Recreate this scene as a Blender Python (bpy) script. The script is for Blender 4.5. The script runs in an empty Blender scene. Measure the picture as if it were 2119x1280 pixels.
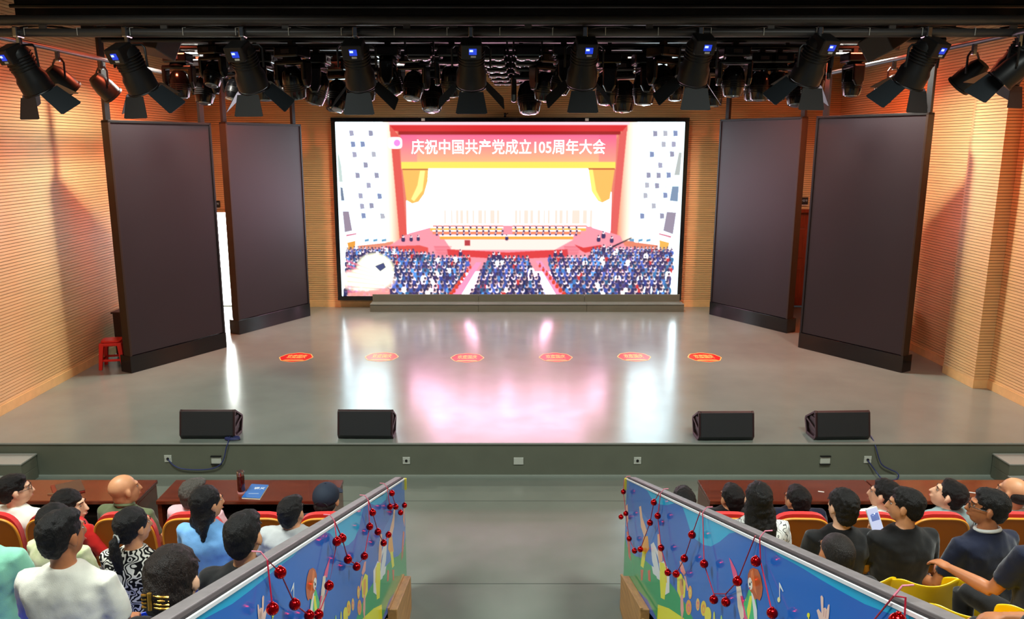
import bpy, bmesh, math, random
import numpy as np
from mathutils import Vector, Matrix, Euler
random.seed(7)
sc = bpy.context.scene
COL = sc.collection
PI = math.pi

# ------------------------------------------------------------------ camera
F_PX, CX, CY, CAM_H = 1648.0, 1030.0, 640.0, 3.8
PITCH = math.radians(11.7)
cd = bpy.data.cameras.new('camera'); cam = bpy.data.objects.new('camera', cd); COL.objects.link(cam)
cd.sensor_width = 36.0; cd.lens = F_PX / 2119 * 36.0
cd.shift_x = (1059.5 - CX) / 2119
cd.clip_end = 200; cd.clip_start = 0.05
cam.location = (0, 0, CAM_H); cam.rotation_euler = (PI / 2 - PITCH, 0, 0)
sc.camera = cam
sc.view_settings.view_transform = 'Standard'; sc.view_settings.look = 'None'
sc.view_settings.gamma = 1.0; sc.view_settings.use_curve_mapping = False
sc.view_settings.exposure = 0.0
sc.cycles.max_bounces = 8; sc.cycles.diffuse_bounces = 4; sc.cycles.glossy_bounces = 4
sc.cycles.transparent_max_bounces = 8
sc.cycles.sample_clamp_indirect = 6.0

# measured directions of the photograph, turned into points of the real room
CP, SP = math.cos(PITCH), math.sin(PITCH)
def ray(u, v): return (u - CX, F_PX * CP + (CY - v) * SP, -F_PX * SP + (CY - v) * CP)
def Pz(u, v, z):
    d = ray(u, v); t = (z - CAM_H) / d[2]; return Vector((d[0] * t, d[1] * t, z))
def Py(u, v, y):
    d = ray(u, v); t = y / d[1]; return Vector((d[0] * t, y, CAM_H + d[2] * t))
def Px(u, v, x):
    d = ray(u, v); t = x / d[0]; return Vector((x, d[1] * t, CAM_H + d[2] * t))

# ------------------------------------------------------------------ world and lights
w = bpy.data.worlds.new('world'); sc.world = w; w.use_nodes = True
w.node_tree.nodes['Background'].inputs[0].default_value = (0.5, 0.55, 0.6, 1)
w.node_tree.nodes['Background'].inputs[1].default_value = 0.05
def area(name, loc, rot, size, power, color, spread=PI, shape='RECTANGLE', sy=None):
    l = bpy.data.lights.new(name, 'AREA'); l.shape = shape; l.size = size
    l.size_y = sy if sy else size
    l.energy = power; l.color = color; l.spread = spread
    o = bpy.data.objects.new(name, l); o.location = loc; o.rotation_euler = rot; COL.objects.link(o); return o
R = math.radians
WHITE = (1.0, 0.95, 0.84); RED = (1.0, 0.16, 0.07)
area('stage_work_light', (-4.5, 11.9, 5.32), (0, 0, 0), 0.26, 250, WHITE, R(146), 'DISK')
area('stage_work_light', (5.1, 11.9, 5.32), (0, 0, 0), 0.26, 250, WHITE, R(146), 'DISK')
area('stage_work_light', (-1.6, 13.7, 5.36), (R(14), R(8), 0), 0.4, 118, WHITE, R(138), 'DISK')
area('stage_work_light', (2.2, 13.7, 5.36), (R(14), R(-8), 0), 0.4, 118, WHITE, R(138), 'DISK')
area('red_wash_light', (-4.3, 10.1, 5.36), (0, R(12), 0), 0.3, 60, RED, R(156), 'DISK')
area('red_wash_light', (4.9, 10.1, 5.36), (0, R(-12), 0), 0.3, 60, RED, R(156), 'DISK')
area('red_wash_light', (-4.3, 13.3, 5.36), (0, R(12), 0), 0.3, 140, RED, R(156), 'DISK')
area('red_wash_light', (4.9, 13.3, 5.36), (0, R(-12), 0), 0.3, 140, RED, R(156), 'DISK')
area('hall_ceiling_light', (-3.4, 4.6, 6.5), (0, 0, 0), 1.6, 270, (0.93, 1.0, 0.93), R(135))
area('hall_ceiling_light', (3.9, 4.6, 6.5), (0, 0, 0), 1.6, 270, (0.93, 1.0, 0.93), R(135))
area('hall_ceiling_light', (0.3, 1.2, 6.5), (0, 0, 0), 1.6, 180, (0.93, 1.0, 0.93), R(135))
area('side_room_daylight', (-5.8, 19.4, 3.4), (0, 0, 0), 1.6, 260, (0.9, 1.0, 0.98), PI)

# ------------------------------------------------------------------ materials
def lin(c):
    o = []
    for x in c[:3]:
        x = x / 255.0
        o.append(x / 12.92 if x <= 0.04045 else ((x + 0.055) / 1.055) ** 2.4)
    return (o[0], o[1], o[2], 1.0)
MATS = {}
def mat(name, c, rough=0.6, metal=0.0, noise=0.0, nscale=20.0, bump=0.0, bscale=60.0, stretch=(1, 1, 1), emit=None, es=1.0,
        coat=0.0, spec=0.5, c2=None, sheen=0.0, alpha=None, trans=0.0):
    if name in MATS: return MATS[name]
    m = bpy.data.materials.new(name); m.use_nodes = True; nt = m.node_tree; b = nt.nodes['Principled BSDF']
    b.inputs['Base Color'].default_value = lin(c); b.inputs['Roughness'].default_value = rough
    b.inputs['Metallic'].default_value = metal; b.inputs['Specular IOR Level'].default_value = spec
    b.inputs['Coat Weight'].default_value = coat; b.inputs['Sheen Weight'].default_value = sheen
    b.inputs['Transmission Weight'].default_value = trans
    if emit: b.inputs['Emission Color'].default_value = lin(emit); b.inputs['Emission Strength'].default_value = es
    if noise > 0 or bump > 0:
        tc = nt.nodes.new('ShaderNodeTexCoord'); mp = nt.nodes.new('ShaderNodeMapping'); mp.inputs['Scale'].default_value = stretch
        nt.links.new(tc.outputs['Object'], mp.inputs[0])
    if noise > 0:
        n = nt.nodes.new('ShaderNodeTexNoise'); n.inputs['Scale'].default_value = nscale; n.inputs['Detail'].default_value = 4
        nt.links.new(mp.outputs[0], n.inputs['Vector'])
        mx = nt.nodes.new('ShaderNodeMix'); mx.data_type = 'RGBA'
        base = lin(c); d = lin(c2) if c2 else tuple(x * (1 - noise) for x in base[:3]) + (1,)
        u = base if c2 else tuple(min(1, x * (1 + noise)) for x in base[:3]) + (1,)
        mx.inputs[6].default_value = d; mx.inputs[7].default_value = u
        rp = nt.nodes.new('ShaderNodeMapRange'); rp.inputs[1].default_value = 0.3; rp.inputs[2].default_value = 0.7
        nt.links.new(n.outputs['Fac'], rp.inputs[0]); nt.links.new(rp.outputs[0], mx.inputs[0])
        nt.links.new(mx.outputs[2], b.inputs['Base Color'])
    if bump > 0:
        n2 = nt.nodes.new('ShaderNodeTexNoise'); n2.inputs['Scale'].default_value = bscale; n2.inputs['Detail'].default_value = 3
        nt.links.new(mp.outputs[0], n2.inputs['Vector'])
        bp = nt.nodes.new('ShaderNodeBump'); bp.inputs['Strength'].default_value = bump; bp.inputs['Distance'].default_value = 0.01
        nt.links.new(n2.outputs['Fac'], bp.inputs['Height']); nt.links.new(bp.outputs[0], b.inputs['Normal'])
    MATS[name] = m; return m
def floor_mat(name, c, r0, r1, bmp):
    m = mat(name, c, 0.2, noise=0.10, nscale=1.3, bump=bmp, bscale=2.2, spec=0.9); nt = m.node_tree
    b = nt.nodes['Principled BSDF']
    n = nt.nodes.new('ShaderNodeTexNoise'); n.inputs['Scale'].default_value = 3.0; n.inputs['Detail'].default_value = 6
    r = nt.nodes.new('ShaderNodeMapRange'); r.inputs[3].default_value = r0; r.inputs[4].default_value = r1
    tc = nt.nodes.new('ShaderNodeTexCoord'); nt.links.new(tc.outputs['Object'], n.inputs['Vector'])
    nt.links.new(n.outputs['Fac'], r.inputs[0]); nt.links.new(r.outputs[0], b.inputs['Roughness']); return m
def color_attr_mat(name, rough, emission=0.0):
    m = bpy.data.materials.new(name); m.use_nodes = True; nt = m.node_tree; b = nt.nodes['Principled BSDF']
    a = nt.nodes.new('ShaderNodeVertexColor'); a.layer_name = 'Col'
    if emission > 0:
        b.inputs['Base Color'].default_value = (0.01, 0.01, 0.01, 1)
        nt.links.new(a.outputs[0], b.inputs['Emission Color']); b.inputs['Emission Strength'].default_value = emission
    else: nt.links.new(a.outputs[0], b.inputs['Base Color'])
    b.inputs['Roughness'].default_value = rough; MATS[name] = m; return m

M_SLAT = mat('pine_slat_panel', (224, 184, 128), 0.34, noise=0.10, nscale=3, stretch=(0.4, 0.4, 14), spec=0.6)
M_GROOVE = mat('dark_panel_groove', (92, 46, 18), 0.8)
M_BASEB = mat('pine_base_strip', (228, 184, 124), 0.45, noise=0.08, nscale=8)
M_STAGEF = floor_mat('grey_stage_vinyl', (122, 131, 123), 0.15, 0.27, 0.035)
M_HALLF = floor_mat('grey_hall_floor', (112, 119, 110), 0.14, 0.30, 0.12)
M_STAGEV = mat('grey_green_stage_riser', (96, 100, 86), 0.55, noise=0.06, nscale=3)
M_BLACK = mat('black_paint', (14, 14, 15), 0.5)
M_CEIL = mat('black_ceiling', (9, 9, 10), 0.9)
M_GLOSSB = mat('glossy_black_plastic', (12, 12, 14), 0.16, spec=0.7)
M_LAMPB = mat('matte_black_lamp_metal', (20, 20, 22), 0.42, noise=0.15, nscale=12)
M_FLAP = mat('dark_barn_door_metal', (40, 46, 51), 0.45)
M_PIPE = mat('dark_grey_steel_pipe', (92, 90, 90), 0.42, metal=0.4)
M_CHROME = mat('chrome', (200, 200, 205), 0.15, metal=1.0)
M_LENS = mat('lens_glass', (150, 158, 165), 0.06, metal=0.7)
M_PANELF = mat('unlit_led_face', (40, 32, 37), 0.5, spec=0.5, noise=0.06, nscale=1.2)
M_PANELB = mat('gloss_black_base_board', (16, 16, 20), 0.10, spec=0.6)
M_PANELS = mat('brown_side_frame', (44, 28, 15), 0.5)
M_DOOR = mat('red_brown_wood_door', (128, 40, 14), 0.35, noise=0.25, nscale=6, stretch=(8, 8, 0.6))
M_TABLE = mat('dark_mahogany_table', (96, 38, 20), 0.24, noise=0.25, nscale=5, stretch=(0.5, 6, 6), coat=0.3)
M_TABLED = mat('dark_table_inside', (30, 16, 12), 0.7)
M_RED = mat('red_plush', (214, 18, 14), 0.75, bump=0.15, bscale=120, sheen=0.3)
M_SHELL = mat('orange_brown_back_shell', (176, 92, 18), 0.34, noise=0.06, nscale=4)
M_RIM = mat('orange_shell_edge', (242, 158, 52), 0.35)
M_YEL = mat('yellow_plastic', (244, 196, 8), 0.35)
M_BLUE = mat('blue_plastic', (8, 50, 190), 0.35)
M_STOOL = mat('red_plastic', (214, 28, 14), 0.35)
M_RAIL = mat('grey_top_rail', (112, 106, 107), 0.5, noise=0.15, nscale=14)
M_RAILD = mat('dark_rail_gap', (44, 36, 38), 0.7)
M_EDGE = mat('white_edge_trim', (235, 238, 240), 0.4)
M_WALLG = mat('grey_white_stair_wall', (158, 168, 166), 0.5)
M_CHEEK = mat('tan_wood_board', (176, 130, 76), 0.5, noise=0.25, nscale=4, stretch=(6, 0.7, 6))
M_BAUB = mat('red_chrome_bauble', (205, 8, 14), 0.07, metal=0.85)
M_CORD = mat('red_bauble_cord', (176, 14, 46), 0.5)
M_GOLD = mat('gold_metal', (214, 160, 70), 0.25, metal=0.9)
M_GOLDT = mat('gold_print', (245, 205, 110), 0.4)
M_STICK = mat('red_sticker', (216, 26, 22), 0.3)
M_WHITE = mat('white_plastic', (225, 228, 224), 0.4)
M_CREAM = mat('cream_paint', (250, 244, 205), 0.6)
M_ROOMW = mat('white_room_paint', (250, 252, 250), 0.7)
M_GREEN = mat('green_plinth', (90, 190, 140), 0.6)
M_CABLE = mat('blue_cable', (44, 52, 104), 0.45)
M_DAY = mat('daylight_window_glass', (255, 255, 255), 0.3, emit=(250, 255, 252), es=11.0)
M_DISP = mat('blue_lit_display', (10, 14, 30), 0.2, emit=(40, 80, 255), es=0.7)
M_DISPW = mat('white_lit_display', (10, 14, 30), 0.2, emit=(190, 215, 255), es=1.6)
M_GREYBOX = mat('dark_grey_speaker_case', (66, 62, 60), 0.55)
M_WOODK = mat('dark_brown_case', (66, 36, 22), 0.5)
M_MAROON = mat('black_maroon_cabinet', (44, 20, 22), 0.45)
M_GRILLE = mat('black_speaker_grille', (24, 26, 30), 0.55, bump=0.3, bscale=400)
M_BADGE = mat('orange_badge', (220, 84, 26), 0.4)
M_SOCK = mat('grey_socket_plate', (182, 186, 176), 0.4)

# ------------------------------------------------------------------ mesh helpers
class G:
    def __init__(s): s.v = []; s.f = []
    def add(s, vs, fs):
        o = len(s.v); s.v += [tuple(x) for x in vs]; s.f += [tuple(i + o for i in f) for f in fs]; return s
    def box(s, c, d, rot=None):
        vs = [Vector((x * d[0] / 2, y * d[1] / 2, z * d[2] / 2)) for x in (-1, 1) for y in (-1, 1) for z in (-1, 1)]
        if rot is not None: vs = [rot @ q for q in vs]
        c = Vector(c); return s.add([q + c for q in vs], [(0, 1, 3, 2), (4, 6, 7, 5), (0, 4, 5, 1), (2, 3, 7, 6), (0, 2, 6, 4), (1, 5, 7, 3)])
    def tube(s, pts, rad, n=10, flat=1.0):
        pts = [Vector(p) for p in pts]; k = len(pts)
        if not hasattr(rad, '__len__'): rad = [rad] * k
        t0 = (pts[1] - pts[0]).normalized(); up = Vector((0, 0, 1)) if abs(t0.z) < 0.9 else Vector((1, 0, 0))
        nrm = (up - t0 * up.dot(t0)).normalized(); vs = []
        for i, p in enumerate(pts):
            a = pts[max(i - 1, 0)]; b = pts[min(i + 1, k - 1)]; t = (b - a).normalized()
            nrm = (nrm - t * nrm.dot(t)).normalized(); bi = t.cross(nrm)
            for j in range(n):
                an = 2 * PI * j / n; vs.append(p + (nrm * math.cos(an) * flat + bi * math.sin(an)) * rad[i])
        fs = [(i * n + j, i * n + (j + 1) % n, (i + 1) * n + (j + 1) % n, (i + 1) * n + j) for i in range(k - 1) for j in range(n)]
        fs.append(tuple(range(n - 1, -1, -1))); fs.append(tuple((k - 1) * n + j for j in range(n)))
        return s.add(vs, fs)
    def ell(s, c, r, m=None, nu=16, nv=10):
        c = Vector(c); vs = []
        for i in range(1, nv):
            ph = PI * i / nv
            for j in range(nu):
                th = 2 * PI * j / nu; q = Vector((r[0] * math.sin(ph) * math.cos(th), r[1] * math.sin(ph) * math.sin(th), r[2] * math.cos(ph)))
                vs.append((m @ q if m else q) + c)
        q = Vector((0, 0, r[2])); vs.append((m @ q if m else q) + c); vs.append((m @ -q if m else -q) + c)
        T = (nv - 1) * nu; B = T + 1
        fs = [(i * nu + j, (i + 1) * nu + j, (i + 1) * nu + (j + 1) % nu, i * nu + (j + 1) % nu) for i in range(nv - 2) for j in range(nu)]
        fs += [(T, j, (j + 1) % nu) for j in range(nu)] + [((nv - 2) * nu + (j + 1) % nu, (nv - 2) * nu + j, B) for j in range(nu)]
        return s.add(vs, fs)
    def loft(s, rings, n=20, p=2.3):   # rings: (x, y, z, rx, ry)
        vs = []
        for (x, y, z, rx, ry) in rings:
            for j in range(n):
                a = 2 * PI * j / n; ca, sa = math.cos(a), math.sin(a)
                vs.append((x + rx * math.copysign(abs(ca) ** (2 / p), ca), y + ry * math.copysign(abs(sa) ** (2 / p), sa), z))
        k = len(rings); fs = [(i * n + j, i * n + (j + 1) % n, (i + 1) * n + (j + 1) % n, (i + 1) * n + j) for i in range(k - 1) for j in range(n)]
        fs.append(tuple(range(n - 1, -1, -1))); fs.append(tuple((k - 1) * n + j for j in range(n)))
        return s.add(vs, fs)
    def lathe(s, prof, m=None, n=20):  # prof (r, z) closed with caps
        vs = []
        for r, z in prof:
            for j in range(n):
                a = 2 * PI * j / n; q = Vector((r * math.cos(a), r * math.sin(a), z)); vs.append(m @ q if m else q)
        k = len(prof); fs = [(i * n + j, i * n + (j + 1) % n, (i + 1) * n + (j + 1) % n, (i + 1) * n + j) for i in range(k - 1) for j in range(n)]
        fs.append(tuple(range(n - 1, -1, -1))); fs.append(tuple((k - 1) * n + j for j in range(n)))
        return s.add(vs, fs)
    def prism(s, poly, a0, a1, axis='x'):
        def q(p, a):
            return {'x': (a, p[0], p[1]), 'y': (p[0], a, p[1]), 'z': (p[0], p[1], a)}[axis]
        n = len(poly); vs = [q(p, a0) for p in poly] + [q(p, a1) for p in poly]
        return s.add(vs, [tuple(range(n - 1, -1, -1)), tuple(range(n, 2 * n))] + [(i, (i + 1) % n, n + (i + 1) % n, n + i) for i in range(n)])
    def pad(s, c, W, H, T, n=4.0, curv=0.0, bulge=0.0, m=None, na=32, nr=5, tilt=0.0):
        """rounded slab in the xz plane, thickness T along +y"""
        c = Vector(c); vs = []
        for side in (0, 1):
            for i in range(1, nr + 1):
                rho = i / nr
                for j in range(na):
                    a = 2 * PI * j / na; ca, sa = math.cos(a), math.sin(a)
                    x = W * rho * math.copysign(abs(ca) ** (2 / n), ca); z = H * rho * math.copysign(abs(sa) ** (2 / n), sa)
                    y = curv * x * x + (T + bulge * (1 - rho ** 4) if side else 0) + tilt * z
                    q = Vector((x, y, z)); vs.append((m @ q if m else q) + c)
            q = Vector((0, (T + bulge) if side else 0, 0)); vs.append((m @ q if m else q) + c)
        S = nr * na + 1; fs = []
        for side in (0, 1):
            o = side * S; ce = o + nr * na
            for j in range(na):
                k = (j + 1) % na
                fs.append((ce, o + k, o + j) if side else (ce, o + j, o + k))
                for i in range(nr - 1):
                    a, b, cc, d = o + i * na + j, o + (i + 1) * na + j, o + (i + 1) * na + k, o + i * na + k
                    fs.append((a, d, cc, b) if side else (a, b, cc, d))
        for j in range(na):
            k = (j + 1) % na; a = (nr - 1) * na; fs.append((a + j, S + a + j, S + a + k, a + k))
        return s.add(vs, fs)
    def build(s, name, m, parent=None, smooth=False, bevel=0.0, seg=2):
        me = bpy.data.meshes.new(name); me.from_pydata(s.v, [], s.f); me.validate()
        bm = bmesh.new(); bm.from_mesh(me); bmesh.ops.recalc_face_normals(bm, faces=bm.faces); bm.to_mesh(me); bm.free()
        me.materials.append(m); o = bpy.data.objects.new(name, me); COL.objects.link(o)
        if smooth:
            me.shade_smooth()
            if smooth != 'all': me.set_sharp_from_angle(angle=R(38))
        if bevel > 0:
            md = o.modifiers.new('bevel', 'BEVEL'); md.width = bevel; md.segments = seg; md.limit_method = 'ANGLE'; md.angle_limit = R(40)
        if parent: o.parent = parent
        return o
def tag(o, label=None, cat=None, group=None, kind=None):
    if label: o['label'] = label
    if cat: o['category'] = cat
    if group: o['group'] = group
    if kind: o['kind'] = kind
    return o
def empty(name, loc=(0, 0, 0), rz=0.0, label=None, cat=None, group=None):
    o = bpy.data.objects.new(name, None); o.empty_display_size = 0.1; o.location = loc; o.rotation_euler = (0, 0, rz); COL.objects.link(o)
    return tag(o, label, cat, group)
def copy_tree(o, parent=None):
    c = o.copy(); COL.objects.link(c)
    if parent: c.parent = parent
    for ch in list(o.children): copy_tree(ch, c)
    return c
def st(o, kind='structure'): o['kind'] = kind; return o
ORD = ['first', 'second', 'third', 'fourth', 'fifth', 'sixth', 'seventh', 'eighth', 'ninth', 'tenth', 'eleventh', 'twelfth']
def text_mesh(name, txt, size, m, parent=None, offset=0.0, extrude=0.002, spacing=1.0):
    cu = bpy.data.curves.new(name, 'FONT'); cu.body = txt; cu.size = size; cu.align_x = 'CENTER'; cu.align_y = 'CENTER'
    cu.offset = offset; cu.extrude = extrude; cu.space_character = spacing; cu.resolution_u = 3
    t = bpy.data.objects.new(name, cu); COL.objects.link(t)
    bpy.context.view_layer.update()
    me = bpy.data.meshes.new_from_object(t.evaluated_get(bpy.context.evaluated_depsgraph_get()))
    bpy.data.objects.remove(t); me.materials.clear(); me.materials.append(m)
    o = bpy.data.objects.new(name, me); COL.objects.link(o)
    if parent: o.parent = parent
    return o

# ------------------------------------------------------------------ room
ZS = 0.415                     # stage height
YF, YB = 8.74, 16.62           # stage front, back wall
XL, XR = -6.34, 6.95           # side walls
ZT = 6.6
flo = st(G().box((0.3, 3.0, -0.05), (13.29, 11.5, 0.1)).build('floor', M_HALLF))
for y_ in (Pz(1060, 1207, 0).y, Pz(1060, 1036, 0).y): G().box((0.3, y_, 0.0008), (13.2, 0.006, 0.0016)).build('joint', mat('dark_floor_joint', (60, 64, 60), 0.7), flo)
stg = st(G().box(((XL + XR) / 2, (YF + YB) / 2, ZS / 2 - 0.006), (XR - XL, YB - YF, ZS - 0.012)).build('stage_platform', M_STAGEV))
G().box(((XL + XR) / 2, (YF + YB) / 2 - 0.006, ZS - 0.006), (XR - XL, YB - YF + 0.012, 0.012)).build('stage_top', M_STAGEF, stg)
G().box(((XL + XR) / 2, YF - 0.012, ZS - 0.010), (XR - XL, 0.012, 0.018)).build('edge_strip', mat('pale_edge_strip', (150, 152, 146), 0.4), stg)
G().box(((XL + XR) / 2, YF - 0.012, 0.008), (XR - XL, 0.03, 0.016)).build('skirting', mat('pale_skirting', (138, 146, 136), 0.5), stg)
st(G().box((0.3, 9.0, ZT + 0.05), (13.6, 18.5, 0.1)).build('ceiling', M_CEIL))
# slatted walls: backing plus one joined part of narrow slats (too fine to pick apart)
PITCHS, SL = 0.0415, 0.0345
def slats(x0, x1, y0, y1, z0, z1):
    g = G(); z = z0
    while z + SL < z1:
        g.box(((x0 + x1) / 2, (y0 + y1) / 2, z + SL / 2), (abs(x1 - x0), abs(y1 - y0), SL)); z += PITCHS
    return g
def side_wall(name, x, s):
    o = st(G().box((x - s * 0.08, 8.8, ZT / 2), (0.12, 16.8, ZT)).build(name, M_GROOVE))
    st(slats(x, x - s * 0.02, 0.6, YB, ZS + 0.13, ZT - 0.1).build('slat', M_SLAT, o), 'stuff'); return o
wl = side_wall('wall_left', XL, 1); wr = side_wall('wall_right', XR, -1)
st(G().box((XL + 0.008, (YF + YB) / 2, ZS + 0.064), (0.018, YB - YF, 0.126)).build('baseboard_left', M_BASEB))
st(G().box((XR - 0.008, (YF + YB) / 2, ZS + 0.064), (0.018, YB - YF, 0.126)).build('baseboard_right', M_BASEB))
# pilaster on the right wall
p0 = Pz(2013, 803, ZS); p1 = Pz(1959, 771, ZS)
px_, py0, py1 = p0.x, p0.y, p1.y
pil = st(G().box(((px_ + XR) / 2 + 0.01, (py0 + py1) / 2, ZT / 2 + ZS / 2), (XR - px_ - 0.02, py1 - py0 - 0.02, ZT - ZS - 0.02)).build('wall_right_pilaster', M_GROOVE))
g = slats(px_, XR - 0.002, py0, py1, ZS + 0.13, ZT - 0.1); st(g.build('slat', M_SLAT, pil), 'stuff')
G().box(((px_ + XR) / 2 - 0.004, (py0 + py1) / 2, ZS + 0.064), (XR - px_ + 0.004, py1 - py0 + 0.012, 0.126)).build('base_strip', M_BASEB, pil)
# back wall with two door openings
dzt = Py(446, 436, YB).z
dLx0, dLx1 = Py(446, 500, YB).x - 0.42, Py(446, 500, YB).x + 0.5
dRx0, dRx1 = Py(1683, 500, YB).x - 0.88, Py(1683, 500, YB).x
wb = empty('wall_back'); st(wb)
def wb_piece(x0, x1, z0, z1, slat0=None):
    G().box(((x0 + x1) / 2, YB + 0.10, (z0 + z1) / 2), (x1 - x0, 0.12, z1 - z0)).build('backing', M_GROOVE, wb)
segs = [(XL, dLx0, ZS, ZT), (dLx0, dLx1, dzt, ZT), (dLx1, dRx0, ZS, ZT), (dRx0, dRx1, dzt, ZT), (dRx1, XR, ZS, ZT)]
gs = G()
for (x0, x1, z0, z1) in segs:
    wb_piece(x0, x1, z0, z1); z = ZS + 0.13
    while z + SL < ZT - 0.1:
        if z >= z0: gs.box(((x0 + x1) / 2, YB + 0.02, z + SL / 2), (x1 - x0, 0.04, SL))
        z += PITCHS
st(gs.build('slat', M_SLAT, wb), 'stuff')
for (x0, x1) in ((XL, dLx0), (dLx1, dRx0), (dRx1, XR)):
    G().box(((x0 + x1) / 2, YB + 0.012, ZS + 0.064), (x1 - x0, 0.05, 0.126)).build('base_strip', M_BASEB, wb)
# left door: frame, opening onto the bright side room
fr = M_CHEEK
d1 = st(empty('door_1', ((dLx0 + dLx1) / 2, YB, ZS)))
for sx in (-1, 1): G().box((sx * (dLx1 - dLx0) / 2, 0.05, (dzt - ZS) / 2), (0.06, 0.2, dzt - ZS)).build('jamb', M_PANELS, d1, bevel=0.004)
G().box((0, 0.05, dzt - ZS), (dLx1 - dLx0 + 0.06, 0.2, 0.06)).build('lintel', M_CHEEK, d1, bevel=0.004)
d2 = st(empty('door_2', ((dRx0 + dRx1) / 2, YB, ZS)))
for sx in (-1, 1): G().box((sx * (dRx1 - dRx0) / 2, 0.03, (dzt - ZS) / 2), (0.07, 0.16, dzt - ZS)).build('jamb', M_DOOR, d2, bevel=0.004)
G().box((0, 0.03, dzt - ZS), (dRx1 - dRx0 + 0.07, 0.16, 0.07)).build('lintel', M_DOOR, d2, bevel=0.004)
leaf = G().box((0, 0.06, (dzt - ZS) / 2), (dRx1 - dRx0 - 0.07, 0.045, dzt - ZS - 0.04)).build('door_leaf', M_DOOR, d2, bevel=0.003)
for zz in (0.5, 1.35): G().box((0, 0.033, zz), (0.5, 0.014, 0.62)).build('door_panel', M_DOOR, leaf, bevel=0.006)
G().tube([(-0.33, 0.03, 1.0), (-0.33, -0.02, 1.0), (-0.24, -0.02, 1.0)], 0.009).build('door_handle', M_CHROME, leaf, smooth=True)
# side room behind the open door
xa, xb, yr = dLx0 - 0.9, dLx1 + 1.5, 20.4
sr = st(empty('wall_side_room', (0, 0, 0)))
def srb(n, c, d, m): return G().box(c, d).build(n, m, sr)
srb('room_floor', ((xa + xb) / 2, (YB + yr) / 2 + 0.08, ZS - 0.05), (xb - xa, yr - YB - 0.16, 0.1), mat('pale_side_floor', (236, 244, 240), 0.25))
srb('room_side', (xa - 0.05, (YB + yr) / 2 + 0.1, 2.1), (0.1, yr - YB - 0.2, 3.4), M_ROOMW)
srb('room_side', (xb + 0.05, (YB + yr) / 2 + 0.1, 2.1), (0.1, yr - YB - 0.2, 3.4), M_ROOMW)
srb('room_end', ((xa + xb) / 2, yr + 0.05, 2.1), (xb - xa, 0.1, 3.4), M_ROOMW)
srb('room_ceiling', ((xa + xb) / 2, (YB + yr) / 2 + 0.1, 3.85), (xb - xa, yr - YB, 0.1), M_ROOMW)
win = st(empty('window_1', ((xa + xb) / 2, yr - 0.03, 0)))
zc0 = Py(480, 555, yr).z
for i in range(3):
    wx = (i - 1) * (xb - xa) / 3
    G().box((wx, 0, (3.55 + zc0) / 2), ((xb - xa) / 3 - 0.06, 0.02, 3.55 - zc0 - 0.06)).build('pane', M_DAY, win)
for i in range(4):
    G().box(((i - 1.5) * (xb - xa) / 3, 0, (3.55 + zc0) / 2), (0.05, 0.05, 3.55 - zc0)).build('mullion', M_WHITE, win)
for zz in (zc0, 3.55): G().box((0, 0, zz), (xb - xa, 0.05, 0.05)).build('window_rail', M_WHITE, win)
# cream cabinets with a green plinth, seen low through the open door
cz = Py(480, 612, yr - 0.4).z
cab = empty('cabinet', ((xa + xb) / 2, yr - 0.3, ZS), 0, 'cream low cabinet on a green plinth in the bright side room', 'cabinet')
G().box((0, 0, 0.05), (2.4, 0.36, 0.10)).build('plinth', M_GREEN, cab)
G().box((0, 0, (zc0 - ZS) / 2 + 0.04), (2.4, 0.34, zc0 - ZS - 0.14)).build('body', M_CREAM, cab)
for i in range(4): G().box((-0.9 + i * 0.6, -0.18, (zc0 - ZS) / 2 + 0.04), (0.57, 0.016, zc0 - ZS - 0.2)).build('door', M_CREAM, cab, bevel=0.003)
# small black signs over the two doors
def door_sign(u, v, lab):
    p = Py(u, v, YB - 0.02); e = empty('door_sign', p, 0, lab, 'sign')
    G().box((0, 0, 0), (0.26, 0.02, 0.145)).build('board', M_BLACK, e, bevel=0.002)
    t = text_mesh('lettering', '卡', 0.10, M_WHITE, e, 0.002); t.location = (-0.035, -0.012, 0.0); t.rotation_euler = (PI / 2, 0, 0)
    t = text_mesh('lettering', '区号', 0.05, mat('pale_blue_letters', (150, 175, 190), 0.5), e, 0.001); t.location = (0.068, -0.012, 0.005); t.rotation_euler = (PI / 2, 0, 0)
    G().box((0, -0.012, -0.085), (0.24, 0.012, 0.012)).build('bracket', M_WHITE, e)
door_sign(1659, 415.5, 'small black sign above the red-brown door on the right')
door_sign(442, 422, 'small black sign above the bright open doorway on the left')

# ------------------------------------------------------------------ LED wall picture (painted procedurally, 2x supersampled)
YS = YB - 0.14
PW, PH = 1240, 624
yy, xx = np.mgrid[0:PH, 0:PW].astype(np.float32)
uu = 692 + xx / PW * (1417 - 692); vv = 252 + yy / PH * (613 - 252)   # photo-like coordinates
img = np.zeros((PH, PW, 3), np.float32)
def fill(mask, c, a=1.0):
    c = np.array(c, np.float32); img[mask] = img[mask] * (1 - a) + c * a
def poly(pts):
    m = np.zeros((PH, PW), bool); n = len(pts); ins = np.zeros((PH, PW), bool); j = n - 1
    for i in range(n):
        xi, yi = pts[i]; xj, yj = pts[j]
        c = ((yi > vv) != (yj > vv)) & (uu < (xj - xi) * (vv - yi) / (yj - yi + 1e-9) + xi); ins ^= c; j = i
    return ins
def rect(x0, y0, x1, y1): return (uu >= x0) & (uu < x1) & (vv >= y0) & (vv < y1)
def L(c, k=1.0): return tuple(x * k for x in lin(c)[:3])
img[:] = (10.5, 5.5, 7.9)
fill((uu < 800) | (uu > 1308), (5.6, 7.2, 7.8))
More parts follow.
